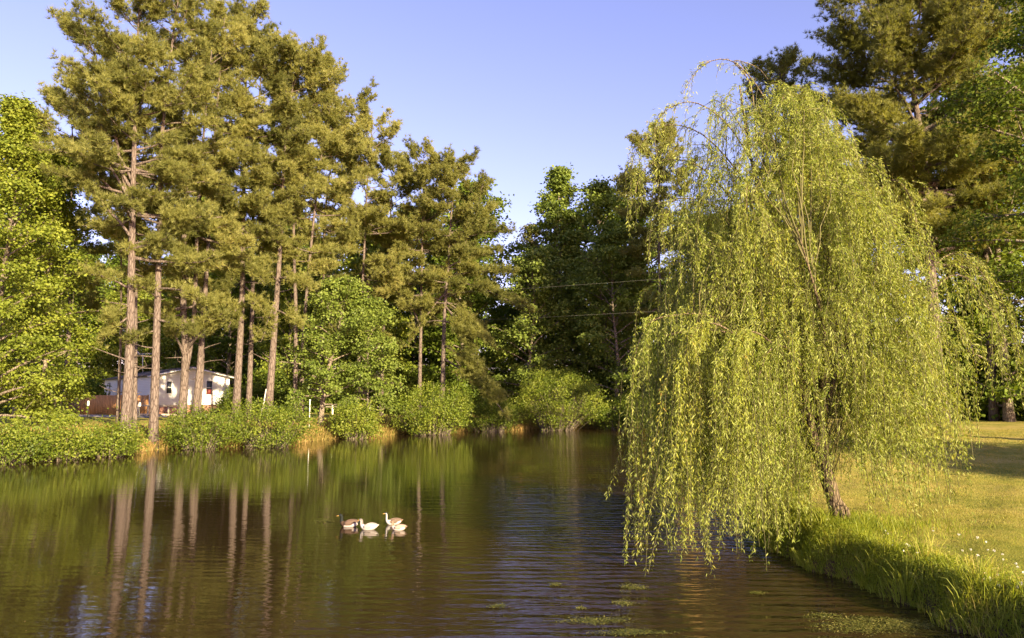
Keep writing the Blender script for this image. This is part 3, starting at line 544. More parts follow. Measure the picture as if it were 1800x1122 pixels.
def dome(az, py):       # outline read off the photograph, turned about the trunk
    rr = (np.interp(py, yk, rk)-AX)*WY/F; rl = (AX-np.interp(py, yk, lk))*WY/F; w = (1+math.cos(az))/2
    md = (rr+rl)/2*.78; c = math.cos(az); side = rr if c > 0 else rl
    return max(.15, side*c*c+md*(1-c*c))
hang = []
for i in range(440):
    px, py = U(rs, 1150, 1350), U(rs, 600, 850); hang.append((wp(px, py, U(rs, -1.4, .6)), rs.normal(size=3)*(.3, .4, .1), U(rs, .7, 1.7), U(rs, -.2, .12), .9))
for i in range(420):
    px, py = U(rs, 1325, 1445), U(rs, 540, 800); hang.append((wp(px, py, U(rs, -1.0, .4)), rs.normal(size=3)*(.4, .4, .1), U(rs, .9, 2.1), U(rs, -.2, .1), .9))
for i in range(260):
    px, py = U(rs, 1480, 1650), U(rs, 610, 770); hang.append((wp(px, py, U(rs, -.9, .9)), rs.normal(size=3)*(.5, .4, .1), U(rs, .7, 1.6), U(rs, -.12, .15), .9))
for i in range(230):
    px, py = U(rs, 1180, 1400), U(rs, 330, 600); hang.append((wp(px, py, U(rs, -1.3, .8)), rs.normal(size=3)*(.5, .5, .1), U(rs, .6, 1.8), U(rs, -.15, .15), .9))
for i in range(480):       # the inner curtain behind the trunk, down to the grass and the water
    az = U(rs, .9, 4.0); py = U(rs, 560, 800); r = U(rs, .2, 1.0)**.6*1.9; q = np.array((X(AX, WY)-.35+math.cos(az)*r, WY+.5+abs(math.sin(az))*r, Z(py)))
    hang.append((q, rs.normal(size=3)*(.5, .5, .1), U(rs, .9, 2.0), U(rs, -.2, .05), .9))
NL = 185
for i in range(NL):
    az = i*2.399+U(rs, -.3, .3); py = 165+ (640-165)*((i+.5)/NL)**1.0+U(rs, -20, 20); f = U(rs, .55, 1.0)**.6
    r = dome(az, py)*f; zt = Z(py); tgt = np.array((X(AX, WY)+math.cos(az)*r, WY+math.sin(az)*r, zt))
    s = stems[rs.randint(len(stems))]; zz = s[:, 2]; want = zt-U(rs, .5, 1.5)*min(r, 1.6); j = int(np.argmin(abs(zz-want))); j = int(np.clip(j-rs.randint(0, 4), 2, len(s)-2)); p0 = s[j]
    p1 = (p0*.35+tgt*.65)*(1, 1, 0)+np.array((0, 0, max(p0[2], zt)+.30*np.linalg.norm((tgt-p0)[:2])+.1)); path = bez(p0, p1, tgt, 10)
    path[1:-1] += rs.normal(size=(8, 3))*.03
    tr.tube(path, np.linspace(.013, .003, 10), 5, cap=False, m=1)
    for _ in range(7): hang.append((along(path, U(rs, .3, 1))[0], rs.normal(size=3)+(0, 0, .6), U(rs, .15, .4), U(rs, -.15, .15), 1.2))
    out = nrm((tgt-p0)*(1, 1, 0)+1e-6); bt = U(rs, -.16, .16)
    for _ in range(int(U(rs, 3, 18))):
        g0 = U(rs, .45, 1.0); q = along(path, g0)[0]+rs.normal(size=3)*.12*(1, 1, .7); hang.append((q, out+rs.normal(size=3)*(.55, .55, .1), U(rs, .8, 2.3), bt, 1.0))
# named boughs: thin arching whips at the top, the trailing arm on the right, the curtain on the left
def bough(pts, n, l0, l1, den=1.0, r=.016, f0=.25, jit=.06, side=None):
    path = smooth_path([np.asarray(p) for p in pts], 16); tr.tube(path, np.linspace(r, .004, 16), 5, cap=False); bt = U(rs, -.1, .1)
    for _ in range(n):
        f = U(rs, f0, 1.0); d = nrm(along(path, min(f+.05, 1))[0]-along(path, f-.05)[0]); hang.append((along(path, f)[0]+rs.normal(size=3)*jit, d*(.8 if l1 < 2.5 else .3)+rs.normal(size=3)*((.3, .3, .05) if l1 < 2.5 else (.18, .3, .05)), U(rs, l0, l1), bt+.06, den))
    for _ in range(n//2):
        f = U(rs, f0, 1.0); hang.append((along(path, f)[0], nrm(along(path, min(f+.05, 1))[0]-along(path, f-.05)[0]), U(rs, .12, .3), bt, 1.2))
bough([wp(1400, 330), wp(1370, 220), wp(1310, 125, -.2), wp(1265, 104, -.3), wp(1225, 125, -.3), wp(1200, 165, -.3)], 15, .3, .9, .75, jit=.03)
bough([wp(1330, 250), wp(1320, 150), wp(1290, 108), wp(1330, 118, .2), wp(1350, 140, .2)], 9, .2, .5, .8, jit=.03)
bough([wp(1330, 300), wp(1280, 220), wp(1220, 180, -.2), wp(1170, 195, -.3), wp(1148, 230, -.3)], 22, .3, 1.3, .75, jit=.04)
bough([wp(1320, 330), wp(1240, 240), wp(1170, 220, .2), wp(1125, 255, .2), wp(1108, 300, .2)], 26, .4, 1.9, .7, jit=.04)
bough([wp(1310, 380), wp(1240, 300), wp(1180, 280, .3), wp(1130, 300, .3), wp(1115, 350, .3)], 26, .5, 2.0, .65, jit=.05)
bough([wp(1300, 420), wp(1250, 360, -.3), wp(1190, 350, -.4), wp(1160, 380, -.4)], 24, .5, 1.8, .7)
bough([wp(1360, 300), wp(1370, 190), wp(1395, 150), wp(1418, 165)], 26, .3, .9, 1.0, jit=.07)
bough([wp(1350, 330), wp(1335, 215), wp(1345, 165, -.3), wp(1365, 160, -.4)], 24, .3, 1.0, 1.0, jit=.07)
bough([wp(1440, 360), wp(1455, 260), wp(1478, 245), wp(1500, 265)], 20, .3, .8, 1.0)
bough([wp(1500, 420), wp(1550, 330), wp(1580, 320, -.2), wp(1605, 360, -.2), wp(1615, 420, -.2)], 26, .3, 1.1, 1.0)
bough([wp(1560, 600), wp(1640, 470, .3), wp(1690, 448, .3), wp(1740, 500, .4), wp(1775, 560, .5), wp(1795, 640, .5)], 50, .5, 2.2, .75, f0=.2)
bough([wp(1560, 620), wp(1650, 500, -.3), wp(1700, 490, -.4), wp(1750, 560, -.4), wp(1768, 620, -.4)], 24, .5, 1.9, .7, f0=.25)
bough([wp(1600, 620), wp(1660, 560, .2), wp(1700, 590, .2), wp(1715, 640, .2)], 22, .3, 1.1, .9)
bough([wp(1350, 640, -.4), wp(1260, 560, -.9), wp(1180, 555, -1.1), wp(1135, 575, -1.1), wp(1112, 640, -1.1)], 44, 1.4, 3.7, 1.0, r=.02, f0=.3)
bough([wp(1350, 640, -.6), wp(1280, 580, -1.4), wp(1240, 570, -1.6), wp(1210, 600, -1.7), wp(1200, 660, -1.7)], 46, 1.8, 3.9, 1.15, r=.02, f0=.4)
bough([wp(1380, 640, -.2), wp(1280, 590, -.2), wp(1190, 575, -.3), wp(1140, 600, -.3)], 46, 1.6, 3.5, 1.0, r=.02, f0=.3)
bough([wp(1370, 600, .5), wp(1270, 560, .6), wp(1200, 570, .6), wp(1165, 610, .6)], 44, 1.6, 3.3, 1.0, r=.02, f0=.3)
bough([wp(1400, 650, -.8), wp(1340, 590, -1.6), wp(1300, 590, -2.0), wp(1270, 640, -2.1)], 60, 1.4, 3.4, .95, r=.02, f0=.4)
bough([wp(1420, 660, -.8), wp(1380, 610, -1.5), wp(1350, 620, -1.9), wp(1330, 680, -2.0)], 44, 1.2, 3.0, .9, r=.02, f0=.4)
bough([wp(1550, 700), wp(1610, 640), wp(1650, 650), wp(1680, 720)], 34, .5, 1.5, .9)
bough([wp(1500, 760), wp(1570, 720), wp(1640, 740), wp(1690, 790)], 30, .4, .85, .8)
bough([wp(1330, 400, -.8), wp(1315, 330, -1.2), wp(1312, 350, -1.4), wp(1315, 420, -1.4)], 26, .8, 2.1, .9)
# many mid-height strands filling the skirt
for i in range(820):
    az = U(rs, 0, 6.283); py = 430+360*rs.rand()**.8; r = dome(az, py)*math.sqrt(U(rs, .12, 1.0)); q = np.array((X(AX, WY)+math.cos(az)*r, WY+math.sin(az)*r, Z(py)))
    hang.append((q, np.array((math.cos(az), math.sin(az), 0))*.5+rs.normal(size=3)*(.4, .4, .1), U(rs, .7, 1.9), U(rs, -.14, .14), .9))
Cc = []; Dd = []; Tt = []
floor_z = lambda x, y: max(.03, gz1(x, y)+.28)
hx = np.array([h[0] for h in hang]); fz = np.maximum(gz(hx[:, 0], hx[:, 1]), 0)+np.where(shore_dist(hx[:, 0], hx[:, 1]) < 0, .04, .12)
for (q, d, ln, bt, den), fzz in zip(hang, fz):
    d = np.asarray(d, float); d[2] = abs(d[2])*.3+.12; vis = max(np.linalg.norm(d), 1.15); stp = .10; n = max(2, int(ln/stp)); p_ = np.array(q, float); pts = [p_.copy()]; v = d/vis*.10
    sway = rs.normal(size=2)*.0022; dec = U(rs, .72, .87); thin = rs.rand()
    for k in range(n):
        v = v*dec+np.array((sway[0]*(1 if k > 4 else 0), sway[1], -.10*(1-dec))) + rs.normal(size=3)*.0035
        p_ = p_+v
        if p_[1] < 12.8 and p_[2] < 2.9 and thin > .3 and abs(p_[0]/p_[1]-.412-(3-p_[2])*.012) < .030: break      # the foliage is thin before the trunk
        if p_[2] < fzz+abs(rs.normal())*.10: break
        pts.append(p_.copy())
    if len(pts) < 3: continue
    pts = np.array(pts); L = np.linalg.norm(np.diff(pts, axis=0), axis=1).sum()
    if rs.rand() < .8: tr.tube(pts[::2] if len(pts) > 5 else pts, .0042, 3, cap=False, m=1)
    m = int(L/.0100*den*(U(rs, .55, 1.15) if rs.rand() < .8 else U(rs, .12, .4))); f = np.sort(U(rs, .02, 1.0, m)); c = along(pts, f); dn = nrm(along(pts, np.minimum(f+.04, 1))-along(pts, f-.04))
    c = c+rs.normal(size=c.shape)*.024
    Cc.append(c); Dd.append(dn); Tt.append(np.full(m, .46+bt*1.5+U(rs, -.16, .16)+(.18 if rs.rand() < .06 else 0)))
Cc = np.concatenate(Cc); Dd = np.concatenate(Dd); Tt = np.concatenate(Tt); N = len(Cc)
sdv = rs.normal(size=(N, 3)); sdv[:, 2] *= .5; dl = nrm(Dd*.75+nrm(sdv)*U(rs, .35, .95, N)[:, None]+np.array((0, 0, -.10))); L = U(rs, .035, .090, N)
lf.leaves(Cc, dl, rs.normal(size=(N, 3)), L, L*.15+.0035, np.clip(Tt+U(rs, -.16, .16, N), 0, 1))
M['whip'] = plain('willow_whips', (.11, .10, .035), .6, .3, .2, 3)
tr.build('trunk', [M['willowbark'], M['whip']], wil, smooth=True); lf.build('foliage', M['willow'], wil)
print('willow leaves', N, 'strands', len(hang))

# ------------------------------------------------------------------ grass
def blades(mb, x, y, h, wd, lean, rs, tint, seg=2, z=None, az=None):
    N = len(x); z = gz(x, y) if z is None else z; az = U(rs, 0, 2*np.pi, N) if az is None else az; ld = np.stack((np.cos(az), np.sin(az), 0*az), 1)
    b = np.stack((x, y, z-.01), 1); sa = U(rs, 0, 2*np.pi, N); sd = np.stack((np.cos(sa), np.sin(sa), 0*sa), 1)*(wd/2)[:, None]
    H = h[:, None]*np.array((0, 0, 1.)); ln = ld*(lean*h)[:, None]
    if seg == 1: mb.add(np.stack((b-sd, b+sd, b+H+ln), 1).reshape(-1, 3), None, np.arange(N*3).reshape(-1, 3), 0, np.repeat(tint, 3)); return
    m1 = b+H*.5+ln*.28; m2 = b+H*.84+ln*.7; tp = b+H*.92+ln*1.25
    v = np.stack((b-sd, b+sd, m1-sd*.9, m1+sd*.9, m2-sd*.6, m2+sd*.6, tp), 1).reshape(-1, 3); k = (np.arange(N)*7)[:, None]
    mb.add(v, np.concatenate((k+[0, 1, 3, 2], k+[2, 3, 5, 4])), k+[4, 5, 6], 0, np.repeat(tint, 7))
def near_shore(rs, n, a, b, sel, ymax=80):
    """points on land between a and b metres from the water"""
    out = []
    segs = [(p, q) for p, q in zip(pond, np.roll(pond, -1, 0)) if sel(*((p+q)/2))]; ls = np.array([np.linalg.norm(q-p) for p, q in segs]); pk = rs.choice(len(segs), n*2, p=ls/ls.sum())
    A_ = np.array([s[0] for s in segs])[pk]; B_ = np.array([s[1] for s in segs])[pk]; u = rs.rand(n*2)[:, None]; q = A_+(B_-A_)*u
    q = q+nrm(rs.normal(size=q.shape))*(a+(b-a)*rs.rand(n*2)**1.2)[:, None]; s = shore_dist(q[:, 0], q[:, 1]); k = (s > a-.02) & (s < b+.05); q = q[k][:n]; return q[:, 0], q[:, 1], s[k][:n]
rs = np.random.RandomState(21); gl = MB()
near = lambda x, y: x > 2.5 and 5 < y < 17
x, y, s = near_shore(rs, 34000, -.02, 1.0, near)
lump = .5+.35*np.sin(x*3.1+1)*np.sin(y*2.7)+.35*np.sin(x*9+y*5)*np.sin(y*8-x*3)+rs.normal(size=len(x))*.2; h = (.025+.075*np.exp(-((s-.15)/.45)**2)*np.clip(lump+.1, 0, 1.4))*U(rs, .5, 1.5, len(x))
az = U(rs, 0, 6.283, len(x))
blades(gl, x, y, h, U(rs, .006, .012, len(x)), U(rs, .1, .7, len(x)), rs, np.clip(.56+.25*(lump-.5)+rs.normal(size=len(x))*.16, 0, .97), az=az)
# wilder tufts hanging over the edge
tx, ty, ts = near_shore(rs, 800, .0, .75, near)
for cx_, cy_ in zip(tx, ty):
    n = rs.randint(14, 40); sp = U(rs, .03, .09); a = rs.normal(size=n)*sp; b_ = rs.normal(size=n)*sp; hm = U(rs, .5, 1.4) if rs.rand() < .82 else U(rs, 1.8, 3.0); xx, yy = cx_+a, cy_+b_
    zz = np.maximum(gz(xx, yy), .0); hh = hm*U(rs, .05, .15)*U(rs, .5, 1.3, n)
    blades(gl, xx, yy, hh, U(rs, .006, .013, n), U(rs, .1, .8, n), rs, np.clip(rs.choice([.42, .58, .7, .9], p=[.25, .4, .25, .1])+rs.normal(size=n)*.1, 0, 1), z=zz, az=np.arctan2(b_, a)+rs.normal(size=n)*.5)
# long grass round the foot of the willow
n = 5200; a = U(rs, 0, 6.28, n); r = np.abs(rs.normal(size=n))*.75+.1; x = wb[0]+np.cos(a)*r*1.1-.15; y = wb[1]+np.sin(a)*r-.25; k = shore_dist(x, y) > 0; x, y = x[k], y[k]
blades(gl, x, y, U(rs, .05, .2, len(x)), U(rs, .005, .011, len(x)), U(rs, .1, .8, len(x)), rs, np.clip(.42+rs.normal(size=len(x))*.2, 0, 1))
wx_, wy_, ws = near_shore(rs, 2600, .0, .9, near)      # broad-leaved weeds among the blades
n = 12; cx_ = np.repeat(wx_, n)+rs.normal(size=len(wx_)*n)*.035; cy_ = np.repeat(wy_, n)+rs.normal(size=len(wx_)*n)*.035
C = np.stack((cx_, cy_, gz(cx_, cy_)+U(rs, .02, .17, len(cx_))), 1); gl.leaves(C, rs.normal(size=C.shape)*(1, 1, .4), rs.normal(size=C.shape)*.5+(0, 0, 1), U(rs, .015, .045, len(C)), U(rs, .01, .02, len(C)), np.clip(.4+rs.normal(size=len(C))*.2, 0, .9))
tag(gl.build('long_grass', M['grass']), 'long unmown grass hanging over the near right bank', 'grass', kind='stuff')
lw = MB()
def lawn_pts(n, y0, y1):
    y = y0+(y1-y0)*rs.rand(n)**1.0; x = (.30+(.74-.30)*rs.rand(n))*y; s = shore_dist(x, y); k = s > .25; return x[k], y[k]
for n, y0, y1, h0, h1, wd in ((120000, 6.5, 12, .012, .035, .006), (80000, 12, 19, .02, .045, .010), (60000, 19, 34, .02, .05, .022)):
    x, y = lawn_pts(n, y0, y1); pt = np.sin(x*1.7+.5)*np.sin(y*1.3+1)+.6*np.sin(x*4.1+y*2)+.3*np.sin(y*7-x*3)
    k = ((x-bp[0])/.22)**2+((y-bp[1])/.35)**2+rs.normal(size=len(x))*.35 > .7; x, y, pt = x[k], y[k], pt[k]; N = len(x)
    blades(lw, x, y, U(rs, h0, h1, N), U(rs, wd*.7, wd*1.3, N), U(rs, .2, 1.4, N), rs, np.clip(.55+.11*pt+.10*sst(10, 22, y)+rs.normal(size=N)*.15, 0, 1), seg=1)
tag(lw.build('lawn_grass', M['lawn']), 'short mown lawn grass with yellow patches right of the willow', 'lawn', kind='stuff')
# grass on the far bank between the shrubs
fb = MB(); farb = lambda x, y: y > 25
x, y, s = near_shore(rs, 52000, -.05, 5.0, farb); k = (x < 8); x, y, s = x[k], y[k], s[k]; N = len(x)
blades(fb, x, y, U(rs, .12, .42, N)*np.exp(-s*.12), U(rs, .02, .045, N), U(rs, .1, .9, N), rs, np.clip(.42+.25*np.sin(x*.55+2)*np.sin(x*1.3)+rs.normal(size=N)*.22, 0, 1))
x, y, s = near_shore(rs, 9000, -.12, .5, farb); N = len(x)
blades(fb, x, y, U(rs, .2, .65, N), U(rs, .015, .035, N), U(rs, .1, .9, N), rs, np.clip(.55+.3*np.sin(x*1.7)+rs.normal(size=N)*.25, 0, 1), z=np.maximum(gz(x, y), -.02))
tag(fb.build('bank_grass', M['drygrass']), 'dry tan and green grass between the shrubs of the far bank', 'grass', kind='stuff')

# clover heads in the near grass
cl = MB(); rs = np.random.RandomState(31); k = rs.normal(size=(26, 3)); k = nrm(k)
cl.leaves(k*.004, k, rs.normal(size=(26, 3)), .014, .008, .5); cl.tube(np.array(((0, 0, -.10), (.004, 0, -.05), (0, 0, 0))), .0015, 4, m=1)
M['clover'] = plain('clover_white', (.62, .6, .54), .7, .2, .1); M['stalk'] = plain('clover_stalk', (.14, .2, .04))
cme = cl.mesh('clover_flower'); cme.materials.append(M['clover']); cme.materials.append(M['stalk'])
cpx = [(1570, 945), (1590, 955), (1600, 948), (1620, 980), (1630, 985), (1640, 992), (1648, 984), (1668, 1000), (1680, 998), (1690, 1002), (1700, 996), (1710, 1010), (1722, 1000), (1735, 1003), (1742, 1008), (1750, 1000), (1755, 1012), (1765, 1016), (1772, 1020), (1790, 1012), (1796, 1018),
       (1700, 965), (1715, 970), (1740, 968), (1685, 940), (1645, 930), (1560, 935), (1725, 950), (1770, 975), (1560, 960), (1610, 965), (1662, 1012), (1684, 1024), (1706, 1030), (1730, 1022), (1760, 1034), (1785, 1040), (1600, 992), (1586, 978), (1540, 950), (1550, 968), (1780, 990), (1792, 1000)]
for a, b_ in cpx:
    for _ in range(2):
        q = PZ(a+U(rs, -9, 9), b_+U(rs, -5, 5), .62); z = gz1(q[0], q[1])+U(rs, .05, .09)
        if shore_dist(q[0], q[1])[0] < .28: continue
        o = bpy.data.objects.new('clover_flower', cme); sc.collection.objects.link(o); o.location = (q[0], q[1], z); o.rotation_euler = (U(rs, -.2, .2), U(rs, -.2, .2), U(rs, 0, 6))
        s = U(rs, .7, 1.25); o.scale = (s, s, s); tag(o, 'small white clover head in the grass of the near right bank', 'flower', 'clover flowers in the near grass')

# ------------------------------------------------------------------ floating weed
def weed(label, px, py, wpx, hpx, seed, n):
    rs = np.random.RandomState(seed); c = PZ(px, py); rx = wpx/2*c[1]/F; ry = abs(PZ(px, py-hpx/2)[1]-c[1]); mb = MB(); out = []
    nc = 26; cc = np.stack((rs.normal(size=nc)*.38*rx, rs.normal(size=nc)*.36*ry), 1); w_ = U(rs, .24, .44, nc)
    k = rs.randint(nc, size=n); p_ = cc[k]+rs.normal(size=(n, 2))*w_[k][:, None]*np.array((rx, ry))*.6
    C = np.stack((c[0]+p_[:, 0], c[1]+p_[:, 1], np.abs(rs.normal(size=n))*.006+.004), 1); d = rs.normal(size=(n, 3))*(1, .6, .12); nn = rs.normal(size=(n, 3))*.25+(0, 0, 1)
    mb.leaves(C, d, nn, U(rs, .015, .05, n), U(rs, .004, .011, n), np.clip(.38+rs.normal(size=n)*.25, 0, 1))
    o = mb.build('floating_weed', M['algae'], org=np.array((c[0], c[1], 0))); tag(o, label, 'pond weed', 'weed mats floating on the pond'); return o
for k, a in enumerate([('small yellow weed patch on the water left of the dark headed duck', 568, 917, 44, 5), ('upper green weed mat left of the lowest willow strands', 1113, 1033, 52, 14), ('small weed mat just below the upper one', 1095, 1061, 40, 12),
                       ('tiny weed scrap far left of the upper weed mat', 978, 1029, 22, 5), ('wide green weed mat near the bottom of the pond', 1050, 1091, 104, 16), ('long thin weed mat at the bottom edge', 1112, 1112, 140, 12),
                       ('pale weed scrap below the willow, near the right bank', 1332, 1043, 26, 6), ('straggling weed mat close under the right bank', 1545, 1098, 200, 34), ('thin weed streak left of the straggling mat', 1450, 1082, 60, 6),
                       ('faint weed scrap between the two lower mats and the open water', 872, 1066, 36, 6), ('tiny weed scrap above the wide mat', 1022, 1070, 18, 4)]):
    weed(a[0], a[1], a[2], a[3], a[4], 430+k, int(210+a[3]*a[4]*.8))

# ------------------------------------------------------------------ ducks
def duck(label, px, py, yaw, sc_, cols, seed, neck=1.0, back=0.0):
    """cols: head, nape, breast, flank, back, tail"""
    q = PZ(px, py); o = thing('duck', label, 'duck', (q[0], q[1], 0), 'ducks swimming on the pond'); o.rotation_euler = (0, 0, yaw); o.scale = (sc_*.86,)*3; neck *= .88
    mats = [plain('duck_feathers', c, .75, .2, .12, 40) for c in cols]
    pr = [(-.31, .135, .004, .004), (-.28, .125, .035, .016), (-.23, .095, .07, .042), (-.15, .06, .098, .075), (-.05, .048, .115, .092), (.04, .048, .116, .094), (.11, .058, .10, .088), (.16, .088, .074, .066), (.182, .135, .05, .048),
          (.186, .135+.05*neck, .044, .046), (.184, .135+.10*neck, .038, .041), (.186, .135+.14*neck, .038, .041), (.198, .135+.17*neck, .042, .044), (.222, .135+.183*neck, .038, .036), (.245, .135+.178*neck, .026, .026), (.262, .135+.17*neck, .014, .012), (.268, .135+.168*neck, .003, .003)]
    pr = np.array(pr); pr[8:, 0] -= back; c = np.stack((pr[:, 0], 0*pr[:, 0], pr[:, 1]), 1); tg = nrm(np.gradient(c, axis=0)); tg[4:6] = (1, 0, 0)
    side = np.array((0, 1., 0)); upv = nrm(np.cross(tg, side)*-1); upv = np.where(upv[:, 2:3] < 0, -upv, upv) if False else -np.cross(side, tg)*-1
    upv = nrm(np.cross(tg, side)); K = 14; th = np.arange(K)*2*np.pi/K; ring = c[:, None]+np.cos(th)[None, :, None]*side*pr[:, 2][:, None, None]+np.sin(th)[None, :, None]*upv[:, None]*pr[:, 3][:, None, None]
    mb = MB(); n = len(c); v = ring.reshape(-1, 3)
    for i in range(n-1):
        for j in range(K):
            j2 = (j+1) % K; s = math.sin(th[j]+np.pi/K)*np.sign(upv[i][2] if abs(upv[i][2]) > .3 else 1)
            nape = math.sin(th[j]+np.pi/K)*(1 if np.dot(upv[i], (-1, 0, .5)) > 0 else -1) > .05
            if i >= 8: m = 1 if nape else 0
            elif i >= 6: m = 2
            elif i <= 1: m = 5
            else: m = 4 if s > .55 else 3
            mb.add(v[[i*K+j, i*K+j2, (i+1)*K+j2, (i+1)*K+j]], [[0, 1, 2, 3]], None, m)
    me_o = mb.build('body', mats, o, smooth=True, org=(0, 0, 0)); bpy.context.view_layer.update()
    import bmesh
    bm = bmesh.new(); bm.from_mesh(me_o.data); bmesh.ops.remove_doubles(bm, verts=bm.verts, dist=1e-5); bmesh.ops.recalc_face_normals(bm, faces=bm.faces); bm.to_mesh(me_o.data); bm.free()
    sm = me_o.modifiers.new('smooth', 'SUBSURF'); sm.levels = 1; sm.render_levels = 1
    hx, hz = .262-back, .135+.170*neck; b = MB()
    b.tube(np.array(((hx-.015, 0, hz), (hx+.015, 0, hz-.006), (hx+.045, 0, hz-.014), (hx+.058, 0, hz-.016))), (.014, .013, .013, .006), 8)
    b.build('bill', M['bill'], o, smooth=True, org=(0, 0, 0))
    for sy in (1, -1):
        wg = MB(); rs_ = np.random.RandomState(seed); nI, nJ = 9, 5; vv = []
        for i in range(nI):
            for j in range(nJ):
                u = i/(nI-1); w_ = j/(nJ-1); xx = .10-.36*u; hw = .058*math.sin(math.pi*min(1, u*.9+.12))**.7+.004; a = (w_-.5)*2*hw
                yy = sy*(.118*(1-.75*max(0, u-.45)/.55)*math.cos(a/.12*.55)-.002*u); zz = .082+.045*u+a*1.0+.010; vv.append((xx, yy, zz))
        i_, j_ = np.meshgrid(np.arange(nI-1), np.arange(nJ-1), indexing='ij'); kk = (i_*nJ+j_).ravel(); wg.add(vv, np.stack((kk, kk+nJ, kk+nJ+1, kk+1), -1))
        wo_ = wg.build('wing', mats[4], o, smooth=True, org=(0, 0, 0)); so_ = wo_.modifiers.new('thick', 'SOLIDIFY'); so_.thickness = .010
        e = MB(); e.tube(np.array(((hx-.045, sy*.030, hz+.012), (hx-.045, sy*.037, hz+.012))), .005, 8); e.build('eye', M['eye'], o, org=(0, 0, 0))
    return o
M['bill'] = plain('duck_bill', (.26, .16, .04), .45, .4); M['eye'] = plain('duck_eye', (.01, .01, .01), .2, .5)
Wt = (.46, .43, .41); Pk = (.38, .33, .32); Bk = (.010, .013, .012); Tn = (.17, .115, .08); Br = (.05, .03, .02)
duck('dark headed duck with brown breast and pale flank, leading at the left', 613, 926, rad(186), .92, [Bk, Bk, Br, Pk, (.10, .065, .05), Bk], 1)
duck('white duck with pinkish white body behind the dark headed one', 647, 931, rad(178), .82, [Wt, (.16, .14, .13), Wt, (.40, .36, .35), (.32, .28, .265), Wt], 2, neck=.85)
duck('duck with upright white neck, black nape and tan back', 691, 922, rad(200), .80, [Wt, Bk, Wt, Pk, (.12, .085, .065), Tn], 3, neck=1.35)
duck('pale duck with tan head, nearest of the right hand pair', 700, 932, rad(176), .70, [(.36, .26, .18), Tn, Pk, (.45, .39, .36), (.30, .23, .19), Tn], 4, neck=.9)

# ------------------------------------------------------------------ the white house
c0 = np.array((X(267, 66), 66.)); c2 = np.array((X(185, 82), 82.)); ld = nrm(c2-c0); gd = np.array((-ld[1], ld[0])); gd = gd if gd[0] > 0 else -gd
gw = 6.9; hl = 20.; zg = 1.15; zf = P(900, 712, 66)[2]; ze = P(900, 661, 66)[2]; mid = c0+gd*gw/2; zp = P(900, 647, 68)[2]
house = thing('house', 'white single storey house with brick skirting behind the pines', 'house', (mid[0]+ld[0]*hl/2, mid[1]+ld[1]*hl/2, zg-.1))
def H3(u, v, z): q = c0+gd*u+ld*v; return np.array((q[0], q[1], z))
AXh = np.array(((gd[0], gd[1], 0), (ld[0], ld[1], 0), (0, 0, 1)))
sid, t, p = mat('white_siding'); sz = nd(t, 'ShaderNodeSeparateXYZ'); t.links.new(mapping(t, (1, 1, 1)), sz.inputs[0])
fr = mathn(t, 'FRACT', mathn(t, 'MULTIPLY', sz.outputs[2], 6.5)); t.links.new(ramp(t, fr, [(0, (.40, .38, .37)), (.12, (.70, .68, .67)), (1, (.74, .72, .71))]), p.inputs['Base Color']); p.inputs['Roughness'].default_value = .6; bump(t, p, fr, .6, .02)
wl = MB(); e = .0
A0, B0, C0_, D0 = H3(0, 0, zf), H3(gw, 0, zf), H3(gw, hl, zf), H3(0, hl, zf); up3 = lambda q, z: np.array((q[0], q[1], z))
pk0, pk1 = up3(H3(gw/2, 0, 0), zp), up3(H3(gw/2, hl, 0), zp)
wl.add([A0, B0, up3(B0, ze), pk0, up3(A0, ze)], [[0, 1, 2, 4]], [[4, 2, 3]]); wl.add([D0, C0_, up3(C0_, ze), pk1, up3(D0, ze)], [[0, 4, 2, 1]], [[4, 3, 2]])
wl.add([A0, D0, up3(D0, ze), up3(A0, ze)], [[0, 3, 2, 1]]); wl.add([B0, C0_, up3(C0_, ze), up3(B0, ze)], [[0, 1, 2, 3]])
wl.build('wall', sid, house)
bk, t, p = mat('brick'); bt_ = nd(t, 'ShaderNodeTexBrick'); bt_.inputs['Scale'].default_value = 3.2; bt_.inputs['Color1'].default_value = (.33, .13, .08, 1); bt_.inputs['Color2'].default_value = (.24, .10, .07, 1); bt_.inputs['Mortar'].default_value = (.4, .34, .3, 1)
t.links.new(mapping(t, (1, 1, 1), rot=(rad(90), 0, 0)), bt_.inputs['Vector']); t.links.new(bt_.outputs[0], p.inputs['Base Color']); p.inputs['Roughness'].default_value = .9
sk = MB(); hk = zf-zg+.3; sk.box(H3(gw/2, hl/2, zf-hk/2-.003), (gw-.06, hl-.06, hk), AXh); sk.build('brick_skirting', bk, house)
rf = MB(); ov = .35; sl_ = (zp-ze)/(gw/2)
for sgn, u0 in ((-1, 0), (1, gw)):
    ue = u0+sgn*ov; e1 = H3(ue, -ov, ze-sl_*ov+.05); e2 = H3(ue, hl+ov, ze-sl_*ov+.05); p1_ = H3(gw/2, -ov, zp+.05); p2_ = H3(gw/2, hl+ov, zp+.05); dn_ = np.array((0, 0, .11))
    vv = [e1, e2, p2_, p1_, e1+dn_, e2+dn_, p2_+dn_, p1_+dn_]; q = [[0, 1, 2, 3], [4, 7, 6, 5], [0, 4, 5, 1], [3, 2, 6, 7], [0, 3, 7, 4], [1, 5, 6, 2]]; rf.add(vv, q)
roof = rf.build('roof', plain('shingles', (.13, .115, .11), .9, .1, .25, 6), house)
fa = MB(); 
for u0, u1, z0_, z1_ in ((-ov, gw/2, ze-sl_*ov, zp), (gw/2, gw+ov, zp, ze-sl_*ov)):
    a = H3(u0, -ov-.025, z0_+.0); b_ = H3(u1, -ov-.025, z1_+.0); fa.tube(np.array((a, b_)), .075, 4)
fa.build('fascia', plain('white_trim', (.74, .72, .69), .5), house)
